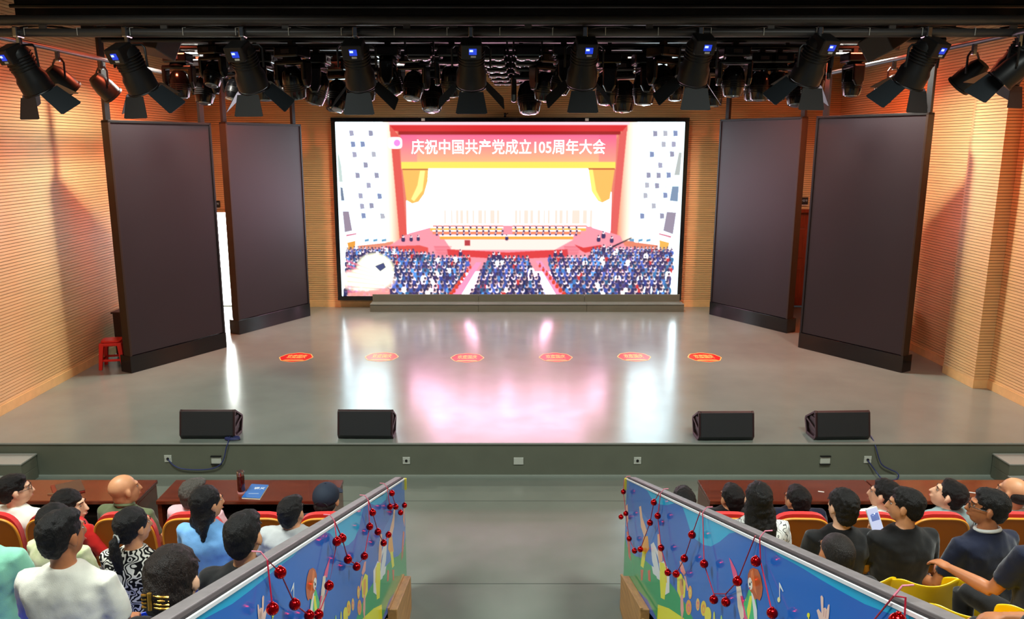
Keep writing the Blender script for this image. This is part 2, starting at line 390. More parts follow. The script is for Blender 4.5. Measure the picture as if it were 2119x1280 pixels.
# warm edges of the proscenium pillars
for s in (0, 1):
    e0, e1, e2 = (790, 822, 836) if s == 0 else (1318, 1284, 1268)
    q = np.clip((uu - e0) / (e1 - e0), 0, 1)
    m = (uu > min(e0, e2)) & (uu < max(e0, e2)) & (vv < 500)
    for k in range(3):
        t = (L((255, 244, 226), 1.6)[k], L((250, 160, 120))[k]); ch = img[..., k]; ch[m] = (t[0] * (1 - q) + t[1] * q)[m]
    fill(poly([(e1 - 4 + 8 * s, 258), (e1 + (14 if s == 0 else -14), 300), (e2 + (0 if s == 0 else 0), 500), (e1 + (10 if s == 0 else -10), 500)]), L((240, 130, 110), 1.0))
fill(rect(802, 252, 1302, 258), L((255, 190, 200), 1.5))
fill(rect(804, 258, 1298, 271), L((226, 44, 50)))
fill(rect(822, 271, 1284, 278), L((168, 30, 30)))
fill(poly([(804, 258), (822, 278), (836, 500), (820, 500)]), L((236, 92, 84)))
fill(poly([(1298, 258), (1282, 278), (1266, 500), (1282, 500)]), L((236, 100, 96)))
m = rect(826, 278, 1276, 332); q = (vv - 278) / 54
for k in range(3): img[..., k][m] = (L((255, 110, 158))[k] * (1 - q) + L((255, 196, 140))[k] * q)[m]
fill(rect(826, 278, 860, 332), L((255, 100, 160)), 0.35); fill(rect(1240, 278, 1276, 332), L((250, 90, 140)), 0.4)
fill(rect(827, 332, 1275, 346), L((255, 226, 96), 1.15))
fill(poly([(829, 348), (884, 348), (882, 372), (874, 398), (862, 414), (848, 418), (836, 411)]), L((255, 190, 96), 1.1))
fill(poly([(866, 350), (876, 350), (870, 390), (852, 412), (846, 408), (860, 380)]), L((255, 240, 140), 1.3))
fill(poly([(1218, 346), (1274, 346), (1266, 408), (1250, 416), (1240, 412), (1226, 392)]), L((255, 190, 96), 1.1))
fill(poly([(1220, 348), (1228, 348), (1236, 390), (1248, 412), (1240, 410), (1226, 390)]), L((255, 236, 120), 1.2))
fill(rect(829, 346, 884, 348.5), L((170, 60, 50))); fill(rect(1218, 345, 1274, 347.5), L((190, 50, 50)))
# faint drapery folds of the backdrop
for i in range(26):
    x = 918 + i * 12.3 + random.uniform(-3, 3)
    if 1040 < x < 1066: continue
    a = 0.97 * np.clip((vv - 392) / 40, 0, 1) * np.clip((474 - vv) / 4, 0, 1) * (np.abs(uu - x) < random.uniform(2.5, 6))
    img[:] = img * (1 - a[..., None]) + np.array((2.0, 0.70, 0.50), np.float32) * a[..., None]
# wall windows left and right
rng = random.Random(3)
for s in (0, 1):
    for rrow in range(9):
        for cc in range(3):
            y = 268 + rrow * 21.0 + rng.uniform(-1, 1)
            x = (719 + cc * 20 + rrow * 2.4) if s == 0 else (1392 - cc * 21 - rrow * 2.6)
            if y > 445: continue
            if (rrow + cc) % 2 == 0 or rng.random() < 0.3:
                fill(poly([(x, y), (x + 11, y + 1), (x + 12, y + 13), (x + 1, y + 14)]), L(rng.choice([(150, 150, 175), (165, 165, 190), (180, 182, 195), (130, 145, 185)]), 1.1))
            else:
                for t in range(5):
                    a, b = x + rng.uniform(0, 9), y + rng.uniform(0, 11); fill(rect(a, b, a + rng.uniform(1, 4), b + rng.uniform(1, 2.4)), L((140, 140, 160)))
fill(poly([(697, 310), (702, 340), (704, 374), (694, 374), (693, 320)]), L((205, 225, 220), 1.0))
fill(poly([(696, 382), (703, 384), (706, 412), (697, 412)]), L((120, 135, 160)))
fill(poly([(699, 432), (714, 432), (720, 474), (702, 478)]), L((160, 145, 165)))
fill(poly([(1406, 312), (1414, 312), (1412, 360), (1398, 360)]), L((190, 198, 196), 1.0))
fill(poly([(1395, 381), (1411, 381), (1410, 414), (1391, 412)]), L((130, 155, 185)))
fill(poly([(1386, 433), (1408, 435), (1403, 482), (1380, 474)]), L((160, 150, 170)))
for x, s in ((744, 0), (762, 0), (780, 0), (1310, 1), (1328, 1), (1345, 1)):
    fill(poly([(x, 491), (x + 11, 489), (x + 11, 496), (x, 498)]), L((110, 165, 205)))
fill(poly([(704, 481), (728, 477), (729, 482), (705, 487)]), L((225, 140, 165)))
fill(poly([(1371, 477), (1400, 484), (1399, 490), (1371, 482)]), L((225, 140, 160)))
fill(poly([(706, 498), (726, 493), (724, 523), (712, 528)]), L((245, 168, 70)))
fill(poly([(1373, 492), (1396, 498), (1393, 520), (1374, 524)]), L((250, 190, 90)))
fill(poly([(728, 504), (806, 496), (806, 506), (728, 516)]), L((240, 150, 120)))
fill(poly([(1300, 494), (1372, 503), (1372, 516), (1290, 506)]), L((240, 140, 110)))
# red stage
fill(poly([(840, 478), (900, 462), (1215, 462), (1290, 484), (1300, 505), (1400, 524), (1400, 560), (705, 560), (740, 516), (800, 503)]), L((250, 150, 165), 1.15))
fill(poly([(915, 492), (1190, 492), (1150, 514), (930, 514)]), L((255, 214, 205), 1.4))
fill(poly([(790, 506), (862, 504), (880, 509), (880, 520), (800, 520)]), L((238, 86, 80)))
fill(poly([(1192, 502), (1212, 509), (1250, 503), (1252, 513), (1216, 520), (1208, 516)]), L((232, 60, 60)))
fill(poly([(920, 512), (1050, 519), (1178, 512), (1180, 528), (1050, 534), (922, 526)]), L((232, 62, 66)))
for i in range(6):
    fill(poly([(892 + i * 2, 506 + i * 3.2), (930 - i, 506 + i * 3.2), (930 - i, 507.3 + i * 3.2), (892, 507.3 + i * 3.2)]), L((215, 70, 90)))
    fill(poly([(1170 + i, 506 + i * 3.2), (1204 - i, 506 + i * 3.2), (1206, 507.3 + i * 3.2), (1170, 507.3 + i * 3.2)]), L((215, 70, 90)))
for (x0, x1, y0, c) in ((890, 1040, 461, (240, 130, 120)), (885, 1040, 467, (250, 190, 80)), (890, 1040, 474, (248, 140, 100)), (905, 1190, 484, (255, 170, 60)),
                        (1060, 1216, 461, (240, 130, 120)), (1060, 1216, 467, (250, 190, 80)), (1060, 1205, 474, (248, 140, 100))):
    fill(rect(x0, y0, x1, y0 + 7), L(c, 1.1)); fill(rect(x0, y0 - 1.5, x1, y0 + 0.6), (3.4, 2.9, 2.9))
def fig(x, y, s, c, h=(1.9, 1.5, 1.6)):
    x0 = int(max(0, (x - 692 - 2.2 * s) / 725 * PW)); x1 = int(min(PW, (x - 692 + 2.2 * s) / 725 * PW + 1))
    y0 = int(max(0, (y - 252 - 3 * s) / 361 * PH)); y1 = int(min(PH, (y - 252 + 2.2 * s) / 361 * PH + 1))
    if x1 <= x0 or y1 <= y0: return
    U, V, I = uu[y0:y1, x0:x1], vv[y0:y1, x0:x1], img[y0:y1, x0:x1]
    I[((U - x) / (s * 0.95)) ** 4 + ((V - y - 0.9 * s) / (s * 1.15)) ** 2 < 1] = c
    I[((U - x) / (s * 0.5)) ** 2 + ((V - y + 0.65 * s) / (s * 0.62)) ** 2 < 1] = h
    I[((U - x + 0.1 * s) / (s * 0.42)) ** 2 + ((V - y + 0.85 * s) / (s * 0.45)) ** 2 < 1] = L((70, 60, 90))
for r in range(3):
    for i in range(22):
        x = 898 + i * 14.2 + rng.uniform(-2, 2)
        if 1040 < x < 1062: continue
        fig(x, 464 + r * 7.6, 2.6, L((80, 60, 110)))
SUIT = [(34, 44, 100), (44, 58, 128), (28, 34, 78), (60, 84, 160), (54, 44, 96), (40, 90, 130), (70, 130, 200)]
ROWS = 14
for r in range(ROWS):
    t = r / (ROWS - 1); y = 512 + 102 * t ** 1.15; s = 4.2 + 3.9 * t
    for (a0, a1, b0, b1) in ((706, 700, 978, 934), (1020, 968, 1082, 1138), (1128, 1168, 1404, 1404)):
        x0 = a0 + (b0 and (a1 - a0) * t); x1 = b0 + (b1 - b0) * t
        if y < 530 and (a0 == 1020): continue
        if a0 == 706 and y < 528: x1 = 820 + (y - 512) * 6
        if a0 == 1128 and y < 530: x0 = 1230
        x = x0 + rng.uniform(0, s)
        while x < x1:
            k = rng.random(); c = L(rng.choice(SUIT), rng.uniform(1.0, 2.2))
            if k < 0.07: c = (2.8, 2.9, 3.1)
            elif k < 0.10: c = L((220, 60, 60))
            fig(x, y + rng.uniform(-1.2, 1.2), s, c, rng.choice([(1.5, 1.3, 1.5), (1.3, 0.9, 0.9), L((110, 100, 150)), (0.9, 0.6, 0.6)]))
            x += s * rng.uniform(1.6, 2.1)
for x0, y0, x1, y1 in ((984, 548, 936, 613), (1112, 545, 1172, 613)):
    sg = 1 if x1 > x0 else -1
    fill(poly([(x0 - 2, y0 - 8), (x0 + 10, y0 - 8), (x1 + 9 - sg * 4, y1), (x1 - 12 - sg * 4, y1)]), L((252, 150, 190), 1.2))
    for i in range(9):
        t = i / 8; fig(x0 + (x1 - x0) * t + sg * (12 if sg > 0 else -(-4)) * 0.6 + (0 if sg > 0 else -12), y0 + (y1 - y0) * t, 3.0 + 2 * t, L((235, 70, 50)), L((250, 120, 90)))
for x, y, s in ((827, 488, 4.5), (844, 488, 4), (859, 487, 4), (1048, 486, 4), (1244, 488, 4.5), (1254, 480, 5), (1272, 490, 4.5), (949, 518, 4.5), (1020, 524, 5), (1031, 524, 5), (1152, 520, 4.5), (1164, 520, 4.5), (740, 520, 5), (757, 518, 5), (1256, 508, 5), (1270, 508, 4), (1292, 512, 4)):
    fig(x, y, s, L((60, 50, 100)))
fill(rect(958, 493, 970, 505), L((190, 60, 70)))
fill(poly([(1272, 506), (1314, 487), (1315, 489), (1276, 509)]), L((40, 40, 60)))
# glowing emblem graphic at the lower left
for (cx_, cy_, rx, ry, c, a) in ((745, 578, 62, 26, (2.6, 1.8, 1.4), 0.75), (750, 575, 50, 22, (3.2, 2.9, 1.6), 0.8), (765, 555, 40, 34, (2.6, 2.6, 1.7), 0.9)):
    d = ((uu - cx_) / rx) ** 2 + ((vv - cy_) / ry) ** 2; al = np.clip((1.15 - d) * 1.6, 0, 1) * a
    img[:] = img * (1 - al[..., None]) + np.array(c, np.float32) * al[..., None]
for k in range(7):
    y = 534 + k * 11; fill(poly([(704, y), (760 + k * 6, y + 22 - k * 3), (760 + k * 6, y + 25 - k * 3), (704, y + 5)]), L((250, 120, 150), 1.2), 0.6)
fill(poly([(764, 548), (784, 540), (789, 551), (776, 560)]), L((70, 80, 130)))
fill(poly([(704, 606), (795, 596), (795, 613), (704, 613)]), L((246, 160, 150), 1.3), 0.8)
# channel bug at the banner's left end
al = np.clip((1.05 - (((uu - 815) / 14) ** 4 + ((vv - 294) / 11) ** 4)) * 6, 0, 1); img[:] = img * (1 - al[..., None]) + np.array((3.6, 3.2, 3.6), np.float32) * al[..., None]
al = np.clip((1.0 - (((uu - 819) / 8) ** 2 + ((vv - 294) / 8) ** 2)) * 6, 0, 1); img[:] = img * (1 - al[..., None]) + np.array(L((250, 150, 240)), np.float32) * al[..., None]
for _k in range(2): img[1:-1] = (img[:-2] + 2 * img[1:-1] + img[2:]) / 4; img[:, 1:-1] = (img[:, :-2] + 2 * img[:, 1:-1] + img[:, 2:]) / 4
small = img.reshape(PH // 2, 2, PW // 2, 2, 3).mean(axis=(1, 3))
a = Py(694, 253.5, YS); b = Py(1417, 251, YS); c = Py(705, 612, YS)
SX0, SX1, SZ0, SZ1 = a.x, b.x, c.z, (a.z + b.z) / 2
gw, gh = PW // 2, PH // 2
gx = np.linspace(0, SX1 - SX0, gw, dtype=np.float32) - (SX1 - SX0) / 2; gz = np.linspace(SZ1 - SZ0, 0, gh, dtype=np.float32)
co = np.zeros((gh, gw, 3), np.float32); co[..., 0] = gx[None, :]; co[..., 2] = gz[:, None]
idx = np.arange(gh * gw).reshape(gh, gw)
quads = np.stack([idx[:-1, :-1], idx[1:, :-1], idx[1:, 1:], idx[:-1, 1:]], -1).reshape(-1, 4)
me = bpy.data.meshes.new('picture'); me.vertices.add(gh * gw); me.vertices.foreach_set('co', co.ravel())
me.loops.add(quads.size); me.loops.foreach_set('vertex_index', quads.ravel().astype(np.int32))
me.polygons.add(len(quads)); me.polygons.foreach_set('loop_start', np.arange(0, quads.size, 4, dtype=np.int32))
me.update(); me.validate()
ca = me.color_attributes.new('Col', 'FLOAT_COLOR', 'POINT'); rgba = np.ones((gh * gw, 4), np.float32); rgba[:, :3] = small.reshape(-1, 3); ca.data.foreach_set('color', rgba.ravel())
me.materials.append(color_attr_mat('led_screen_picture', 0.4, 1.0))
scr = empty('led_screen', ((SX0 + SX1) / 2, YS, SZ0), 0, 'large bright LED wall showing a red-bannered assembly hall full of people, on the back wall', 'screen')
po = bpy.data.objects.new('picture', me); COL.objects.link(po); po.parent = scr; po['label'] = 'lit screen picture of a large assembly'
W_, H_ = SX1 - SX0, SZ1 - SZ0
G().box((0, 0.075, H_ / 2), (W_ + 0.02, 0.13, H_ + 0.02)).build('cabinet', M_BLACK, scr)
for (x, z, dx, dz) in ((0, H_ + 0.045, W_ + 0.18, 0.085), (0, -0.045, W_ + 0.18, 0.085), (-W_ / 2 - 0.045, H_ / 2, 0.085, H_), (W_ / 2 + 0.045, H_ / 2, 0.085, H_)):
    G().box((x, 0.045, z), (dx, 0.16, dz)).build('frame_bar', M_PANELB, scr, bevel=0.004)
for u in (876, 1214):
    x = Py(u, 248, YS).x - (SX0 + SX1) / 2; G().box((x, -0.045, H_ + 0.045), (0.07, 0.03, 0.05)).build('sensor', M_WHITE, scr, bevel=0.004)
tx = text_mesh('caption', '庆祝中国共产党成立105周年大会', 0.29, mat('caption_white', (255, 255, 255), 0.5, emit=(255, 250, 255), es=3.0), scr, 0.0025, 0.001, 1.0)
xs = [q.co.x for q in tx.data.vertices]; zs_ = [q.co.y for q in tx.data.vertices]
tL, tR = Py(851, 304, YS), Py(1253, 303, YS); hT = Py(1050, 288, YS).z - Py(1050, 319, YS).z
kx = (tR.x - tL.x) / (max(xs) - min(xs)); kz = hT / (max(zs_) - min(zs_))
for q in tx.data.vertices:
    q.co = ((q.co.x - min(xs)) * kx, -(0.004 + q.co.z), (q.co.y - min(zs_)) * kz)
tx.location = (tL.x - (SX0 + SX1) / 2, 0, Py(1050, 319, YS).z - SZ0)
# two-step riser in front of the LED wall
e = empty('step_unit', (0, 0, ZS), 0, 'long grey two-step riser below the LED wall', 'steps')
sa, sb = Pz(766, 645, ZS), Pz(1413, 643, ZS); yf = sa.y
za = Py(770, 630, yf).z - ZS
x0, x1 = sa.x, sb.x
c1, c2 = Py(770, 617, YB - 0.45), Py(1408, 616, YB - 0.45); zb = 2 * za
ux0, ux1 = Py(772, 640, yf + 0.3).x, Py(1405, 640, yf + 0.3).x
for i in range(3):
    xx0, xx1 = x0 + (x1 - x0) * [0, .345, .69][i], x0 + (x1 - x0) * [.345, .69, 1][i]
    G().box(((xx0 + xx1) / 2, (yf + YB - 0.25) / 2, za / 2), (xx1 - xx0 - 0.006, YB - 0.25 - yf, za)).build('lower_step', M_STAGEV, e)
    G().box(((xx0 + xx1) / 2, yf + 0.13, za + 0.004), (xx1 - xx0 - 0.004, 0.28, 0.012)).build('tread_edge', M_STAGEF, e)
    xx0, xx1 = ux0 + (ux1 - ux0) * [0, .345, .69][i], ux0 + (ux1 - ux0) * [.345, .69, 1][i]
    G().box(((xx0 + xx1) / 2, (yf + 0.3 + YB - 0.25) / 2, za + za / 2), (xx1 - xx0 - 0.006, YB - 0.25 - yf - 0.3, za)).build('upper_step', M_STAGEV, e)
    G().box(((xx0 + xx1) / 2, (yf + 0.3 + YB - 0.25) / 2, 2 * za + 0.006), (xx1 - xx0 - 0.004, YB - 0.25 - yf - 0.28, 0.012)).build('top_tread', M_STAGEF, e)
# ------------------------------------------------------------------ LED side towers
def tower(bl, br, zt, label, outer):
    """bl, br: floor points of the left and right lower corners of the lit face; outer: side (-1 left, 1 right) away from the stage centre"""
    c = (bl + br) / 2; d = br - bl; W = d.xy.length; rz = math.atan2(d.y, d.x)
    e = empty('led_tower', (c.x, c.y, ZS), rz, label, 'led panel', 'unlit LED towers on the stage')
    H = zt - ZS; T = 0.13
    G().box((0, 0.012, 0.27 + (H - 0.31) / 2), (W - 0.07, 0.024, H - 0.31)).build('led_face', M_PANELF, e)
    G().box((0, 0.05 + T / 2, 0.27 + (H - 0.27) / 2), (W - 0.02, T - 0.05, H - 0.29)).build('back_case', M_BLACK, e)
    G().box((0, 0.004 + 0.1, 0.13), (W + 0.012, 0.24, 0.26)).build('base_board', M_PANELB, e, bevel=0.003)
    for s in (-1, 1): G().box((s * (W / 2 - 0.018), T / 2 - 0.004, 0.26 + (H - 0.26) / 2), (0.036, T + 0.02, H - 0.26)).build('side_frame', M_PANELS if s == outer else M_BLACK, e, bevel=0.003)
    G().box((0, T / 2 - 0.004, H - 0.018), (W, T + 0.02, 0.036)).build('top_frame', M_BLACK, e, bevel=0.003)
    for s in (-1, 1):
        G().box((s * (W / 2 - 0.08), T / 2 + 0.05, H + 0.72), (0.085, 0.06, 1.44)).build('hanging_post', M_LAMPB, e, bevel=0.004)
        G().box((s * (W / 2 - 0.08), T / 2 + 0.05, H + 1.46), (0.16, 0.14, 0.05)).build('post_clamp', M_PIPE, e, bevel=0.004)
    return e
def tz(u, v, y): return Py(u, v, y).z
q = [Pz(272, 772, ZS), Pz(468, 718, ZS)]; tower(q[0], q[1], tz(218, 248, q[0].y), 'tall unlit LED tower nearest the left wall, beside the red stool', -1)
q = [Pz(495, 692, ZS), Pz(641, 653, ZS)]; tower(q[0], q[1], tz(466, 252, q[0].y), 'tall unlit LED tower between the bright doorway and the left edge of the LED wall', -1)
q = [Pz(1469, 650, ZS), Pz(1628, 689, ZS)]; tower(q[0], q[1], tz(1656, 241, q[1].y), 'tall unlit LED tower just right of the LED wall, before the red-brown door', 1)
q = [Pz(1653, 718, ZS), Pz(1866, 771, ZS)]; tower(q[0], q[1], tz(1924, 232, q[1].y), 'tall unlit LED tower nearest the right wall and its pilaster', 1)

# ------------------------------------------------------------------ floor monitors
def monitor_proto():
    e = empty('stage_monitor')
    prof = [(0.03, 0.0), (-0.012, 0.055), (0.045, 0.325), (0.075, 0.345), (0.315, 0.20), (0.325, 0.16), (0.255, 0.0)]
    b = G().prism(prof, -0.30, 0.30).build('cabinet', M_GLOSSB, e, bevel=0.006)
    b.data.materials[0] = M_MAROON
    gr = [(0.026, 0.003), (-0.020, 0.055), (0.040, 0.330), (0.046, 0.330), (-0.008, 0.056), (0.032, 0.003)]
    G().prism(gr, -0.302, 0.302).build('grille', M_GRILLE, e, bevel=0.004)
    for s in (-1, 1):
        h = G()
        ring = [(0.03, 0.0), (-0.012, 0.055), (0.045, 0.325), (0.075, 0.345), (0.315, 0.20), (0.325, 0.16), (0.255, 0.0)]
        ctr = (0.14, 0.17)
        for i in range(7):
            a, b2 = ring[i], ring[(i + 1) % 7]
            ia = (ctr[0] + (a[0] - ctr[0]) * 0.8, ctr[1] + (a[1] - ctr[1]) * 0.8); ib = (ctr[0] + (b2[0] - ctr[0]) * 0.8, ctr[1] + (b2[1] - ctr[1]) * 0.8)
            h.prism([a, b2, ib, ia], s * 0.30, s * 0.325)
        h.box((s * 0.3125, 0.14, 0.155), (0.025, 0.27, 0.028), Matrix.Rotation(R(14), 3, 'X'))
        h.build('side_cheek', M_MAROON, e, bevel=0.003)
        G().box((s * 0.304, 0.14, 0.165), (0.01, 0.16, 0.17)).build('handle_recess', M_BLACK, e)
    G().lathe([(0.0, -0.002), (0.016, -0.002), (0.016, 0.002), (0.0, 0.002)], Matrix.Rotation(R(78), 3, 'X'), 14).build('badge', M_BADGE, e).location = (0.235, -0.007, 0.10)
    return e
mon = monitor_proto(); first = True
for (u, v, rz, lab) in ((430, 909, 0, 'black wedge floor monitor at the left end, beside the coiled blue cable'), (756, 909, -1, 'black wedge floor monitor left of the aisle, second from the left on the stage edge'),
                        (1503, 913, 1, 'black wedge floor monitor right of the aisle, third from the left on the stage edge'), (1743, 911, 2, 'black wedge floor monitor at the right end, its blue cable hanging down')):
    o = mon if first else copy_tree(mon); first = False
    p = Pz(u, v, ZS); o.location = (p.x, max(p.y, YF + 0.04), ZS + 0.001); o.rotation_euler = (0, 0, R(rz)); tag(o, lab, 'speaker', 'wedge monitors along the stage edge')

# ------------------------------------------------------------------ sockets and cables on the stage riser
ys = YF - 0.004
def socket(u, v, kind, lab):
    p = Py(u, v, YF); e = empty('wall_socket' if kind < 2 else 'floor_box', (p.x, YF - 0.004, p.z), 0, lab, 'socket' if kind < 2 else 'box')
    if kind < 2:
        G().box((0, 0, 0), (0.085, 0.012, 0.085)).build('plate', M_SOCK, e, bevel=0.003)
        G().lathe([(0.0, 0), (0.016, 0), (0.016, 0.012), (0.0, 0.012)], Matrix.Rotation(PI / 2, 3, 'X'), 14).build('outlet', M_BLACK, e).location = (0, -0.002, 0)
        for s in (-1, 1): G().lathe([(0.0, 0), (0.004, 0), (0.004, 0.003), (0.0, 0.003)], Matrix.Rotation(PI / 2, 3, 'X'), 8).build('screw', M_CHROME, e).location = (s * 0.034, -0.006, 0)
    else:
        G().box((0, 0, 0), (0.115, 0.014, 0.085)).build('cover', M_SOCK, e, bevel=0.003)
        if kind == 2:
            for s in (-1, 1): G().box((0, -0.006, s * 0.048), (0.122, 0.03, 0.012)).build('bracket', M_BLACK, e)
    return e
socket(348, 948, 1, 'grey socket plate with a blue plug, farthest left on the stage riser'); socket(448, 951, 2, 'small grey cover box with dark brackets on the riser below the left end monitor')
socket(841, 952, 0, 'grey socket plate on the riser, straight behind the far end of the left barrier'); socket(1073, 953, 3, 'wide grey cover plate on the riser in line with the aisle')
socket(1319, 952, 0, 'grey socket plate on the riser, above the far end of the right barrier'); socket(1707, 951, 2, 'small grey cover box with dark brackets on the riser below the right end monitor')
socket(1795, 950, 1, 'grey socket plate with a blue plug, farthest right on the stage riser')
def cable(name, pts, lab, r=0.007):
    cu = bpy.data.curves.new(name, 'CURVE'); cu.dimensions = '3D'; cu.bevel_depth = r; cu.bevel_resolution = 2; cu.resolution_u = 6
    s = cu.splines.new('NURBS'); s.points.add(len(pts) - 1); s.use_endpoint_u = True; s.order_u = 3
    for q, p in zip(s.points, pts): q.co = (p[0], p[1], p[2], 1)
    t = bpy.data.objects.new(name, cu); COL.objects.link(t); bpy.context.view_layer.update()
    me = bpy.data.meshes.new_from_object(t.evaluated_get(bpy.context.evaluated_depsgraph_get())); bpy.data.objects.remove(t)
    me.materials.clear(); me.materials.append(M_CABLE); o = bpy.data.objects.new(name, me); COL.objects.link(o)
    me.shade_smooth()
    if lab: tag(o, lab, 'cable')
    return o
def rp(u, v): p = Py(u, v, YF - 0.03); return p
c0 = Pz(480, 912, ZS)
loop = [(c0.x + 0.09 * math.cos(a), max(YF + 0.05, c0.y + 0.02) + 0.035 * math.sin(a), ZS + 0.012 + 0.002 * a) for a in [i * 0.7 for i in range(22)]]
cable('signal_cable', [Pz(486, 893, ZS) + Vector((0, 0.05, 0.06)), Pz(488, 900, ZS) + Vector((0, 0, 0.01))] + loop + [rp(472, 917), rp(468, 925), rp(464, 950), rp(452, 966), rp(425, 972), rp(380, 971), rp(360, 964), rp(349, 952), Py(348, 950, YF - 0.012)], 'blue cable coiled beside the left end monitor and drooping along the riser')
cable('signal_cable', [Pz(1800, 903, ZS) + Vector((0, 0.05, 0.03)), Pz(1806, 908, ZS) + Vector((0, 0, 0.01)), rp(1811, 920), rp(1818, 945), rp(1824, 962), rp(1842, 971), rp(1860, 978), Vector((Py(1860, 984, 8.6).x, 8.6, 0.01)), Vector((Py(1830, 984, 8.55).x, 8.58, 0.01)), rp(1812, 974), rp(1800, 958), Py(1795, 951, YF - 0.012)], 'blue cable hanging from the right end monitor and looping at the foot of the riser')

# ------------------------------------------------------------------ side steps to the stage
for (u, s, lab) in ((80, -1, 'grey two-tread steps up to the stage at its left end'), (2050, 1, 'grey two-tread steps up to the stage at its right end')):
    x = Py(u, 960, YF).x; w_ = 0.9; e = empty('stage_steps', (x + s * w_ / 2, YF - 0.02, 0), 0, lab, 'steps')
    for k in range(2):
        dy = 0.31 * (2 - k); z0, z1 = 0.14 * k, 0.14 * (k + 1)
        G().box((0, -dy / 2, (z0 + z1) / 2), (w_, dy, 0.138)).build('step', M_STAGEV, e, bevel=0.004)
        G().box((0, -dy + 0.155, z1), (w_ + 0.01, 0.32, 0.014)).build('tread', mat('pale_tread', (158, 162, 156), 0.35), e)

# ------------------------------------------------------------------ red plastic stool
p = Pz(228, 764, ZS); sto = empty('stool', (p.x, p.y + 0.16, ZS), R(12), 'red square plastic stool by the left wall, in front of the dark case', 'stool')
HS = 0.44; g = G(); g.pad((0, 0, 0), 0.145, 0.145, 0.022, n=6, m=Matrix.Rotation(PI / 2, 3, 'X'), bulge=0.004); so = g.build('seat', M_STOOL, sto, smooth=True); so.location = (0, 0, HS - 0.022)
g = G(); n = 24
for sx in (-1, 1):
    for sy in (-1, 1):
        t0, b0 = 0.125, 0.165
        G().prism([(-0.028, 0), (0.028, 0), (0.036, 0.01), (0.036, 0.03), (-0.036, 0.03), (-0.036, 0.01)], 0, 0.001, 'z')
        l = G(); vs = []
        for z, o_, w2 in ((0, b0, 0.024), (HS - 0.03, t0, 0.034)):
            for (dx, dy) in ((-w2, -w2), (w2, -w2), (w2, w2), (-w2, w2)): vs.append((sx * o_ + dx, sy * o_ + dy, z))
        l.add(vs, [(0, 1, 2, 3), (4, 5, 6, 7), (0, 1, 5, 4), (1, 2, 6, 5), (2, 3, 7, 6), (3, 0, 4, 7)])
        l.build('leg', M_STOOL, sto, bevel=0.006)
G().box((0, 0, 0), (0.30, 0.30, 0.05)).build('apron', M_STOOL, sto, bevel=0.01).location = (0, 0, HS - 0.055)
for (x, y, dx, dy) in ((0, 0.15, 0.28, 0.012), (0, -0.15, 0.28, 0.012), (0.15, 0, 0.012, 0.28), (-0.15, 0, 0.012, 0.28)):
    G().box((x, y, 0.14), (dx, dy, 0.035)).build('stretcher', M_STOOL, sto, bevel=0.003)
# dark cases behind the outer towers
p = Pz(218, 752, ZS)
e = empty('equipment_case', (-5.72, 12.85, ZS), 0, 'dark brown wooden case behind the leftmost LED tower, above the red stool', 'case')
G().box((0, 0, 0.37), (0.98, 0.6, 0.70)).build('body', M_WOODK, e, bevel=0.008)
G().box((0, 0, 0.73), (1.02, 0.64, 0.03)).build('lid', M_WOODK, e, bevel=0.005)
for sx in (-1, 1):
    for sy in (-1, 1): G().box((sx * 0.42, sy * 0.24, 0.012), (0.06, 0.06, 0.024)).build('foot', M_BLACK, e)
e = empty('equipment_case', (6.28, 13.25, ZS), 0, 'black speaker case behind the rightmost LED tower, next to the right wall', 'case')
G().box((0, 0, 0.38), (0.62, 0.5, 0.72)).build('body', M_BLACK, e, bevel=0.008)
G().box((0, -0.255, 0.40), (0.54, 0.016, 0.62)).build('grille', M_GRILLE, e, bevel=0.004)
G().box((0, 0, 0.752), (0.64, 0.52, 0.02)).build('lid', M_MAROON, e, bevel=0.004)

# ------------------------------------------------------------------ red oval stickers on the stage floor
pos = ['leftmost', 'second from the left', 'third from the left', 'third from the right', 'second from the right', 'rightmost']
for (u, v), ps in zip(((613, 739), (790, 738), (967, 740), (1150, 739), (1312, 738), (1458, 739)), pos):
    p = Pz(u, v, ZS); k = (Pz(u + 34, v, ZS) - p).x
    e = empty('floor_sticker', (p.x, p.y, ZS), 0, 'red oval floor sticker with gold lettering, %s of the six' % ps, 'sticker', 'red oval stickers across the stage floor')
    n = 40; out = []
    for i in range(n):
        a = 2 * PI * i / n; rr = 1 + 0.03 * math.cos(8 * a); out.append((k * math.cos(a) * rr, 0.285 * math.sin(a) * rr))
    G().prism(out, 0, 0.0015, 'z').build('disc', M_STICK, e)
    rim = G()
    for i in range(n):
        a, b2 = out[i], out[(i + 1) % n]; rim.prism([a, b2, (b2[0] * .94, b2[1] * .94), (a[0] * .94, a[1] * .94)], 0.0015, 0.0022, 'z')
    rim.build('rim', M_GOLDT, e)
    t = text_mesh('lettering', '欢度国庆', 0.24, M_GOLDT, e, 0.004, 0.0005, 1.0); t.location = (0, 0.03, 0.002); t.scale = (0.52 * k / 0.42, 1.0, 1)
    G().prism([(-0.18, -0.20), (0.18, -0.20), (0.14, -0.15), (-0.14, -0.15)], 0.0015, 0.0022, 'z').build('ribbon', M_GOLDT, e)

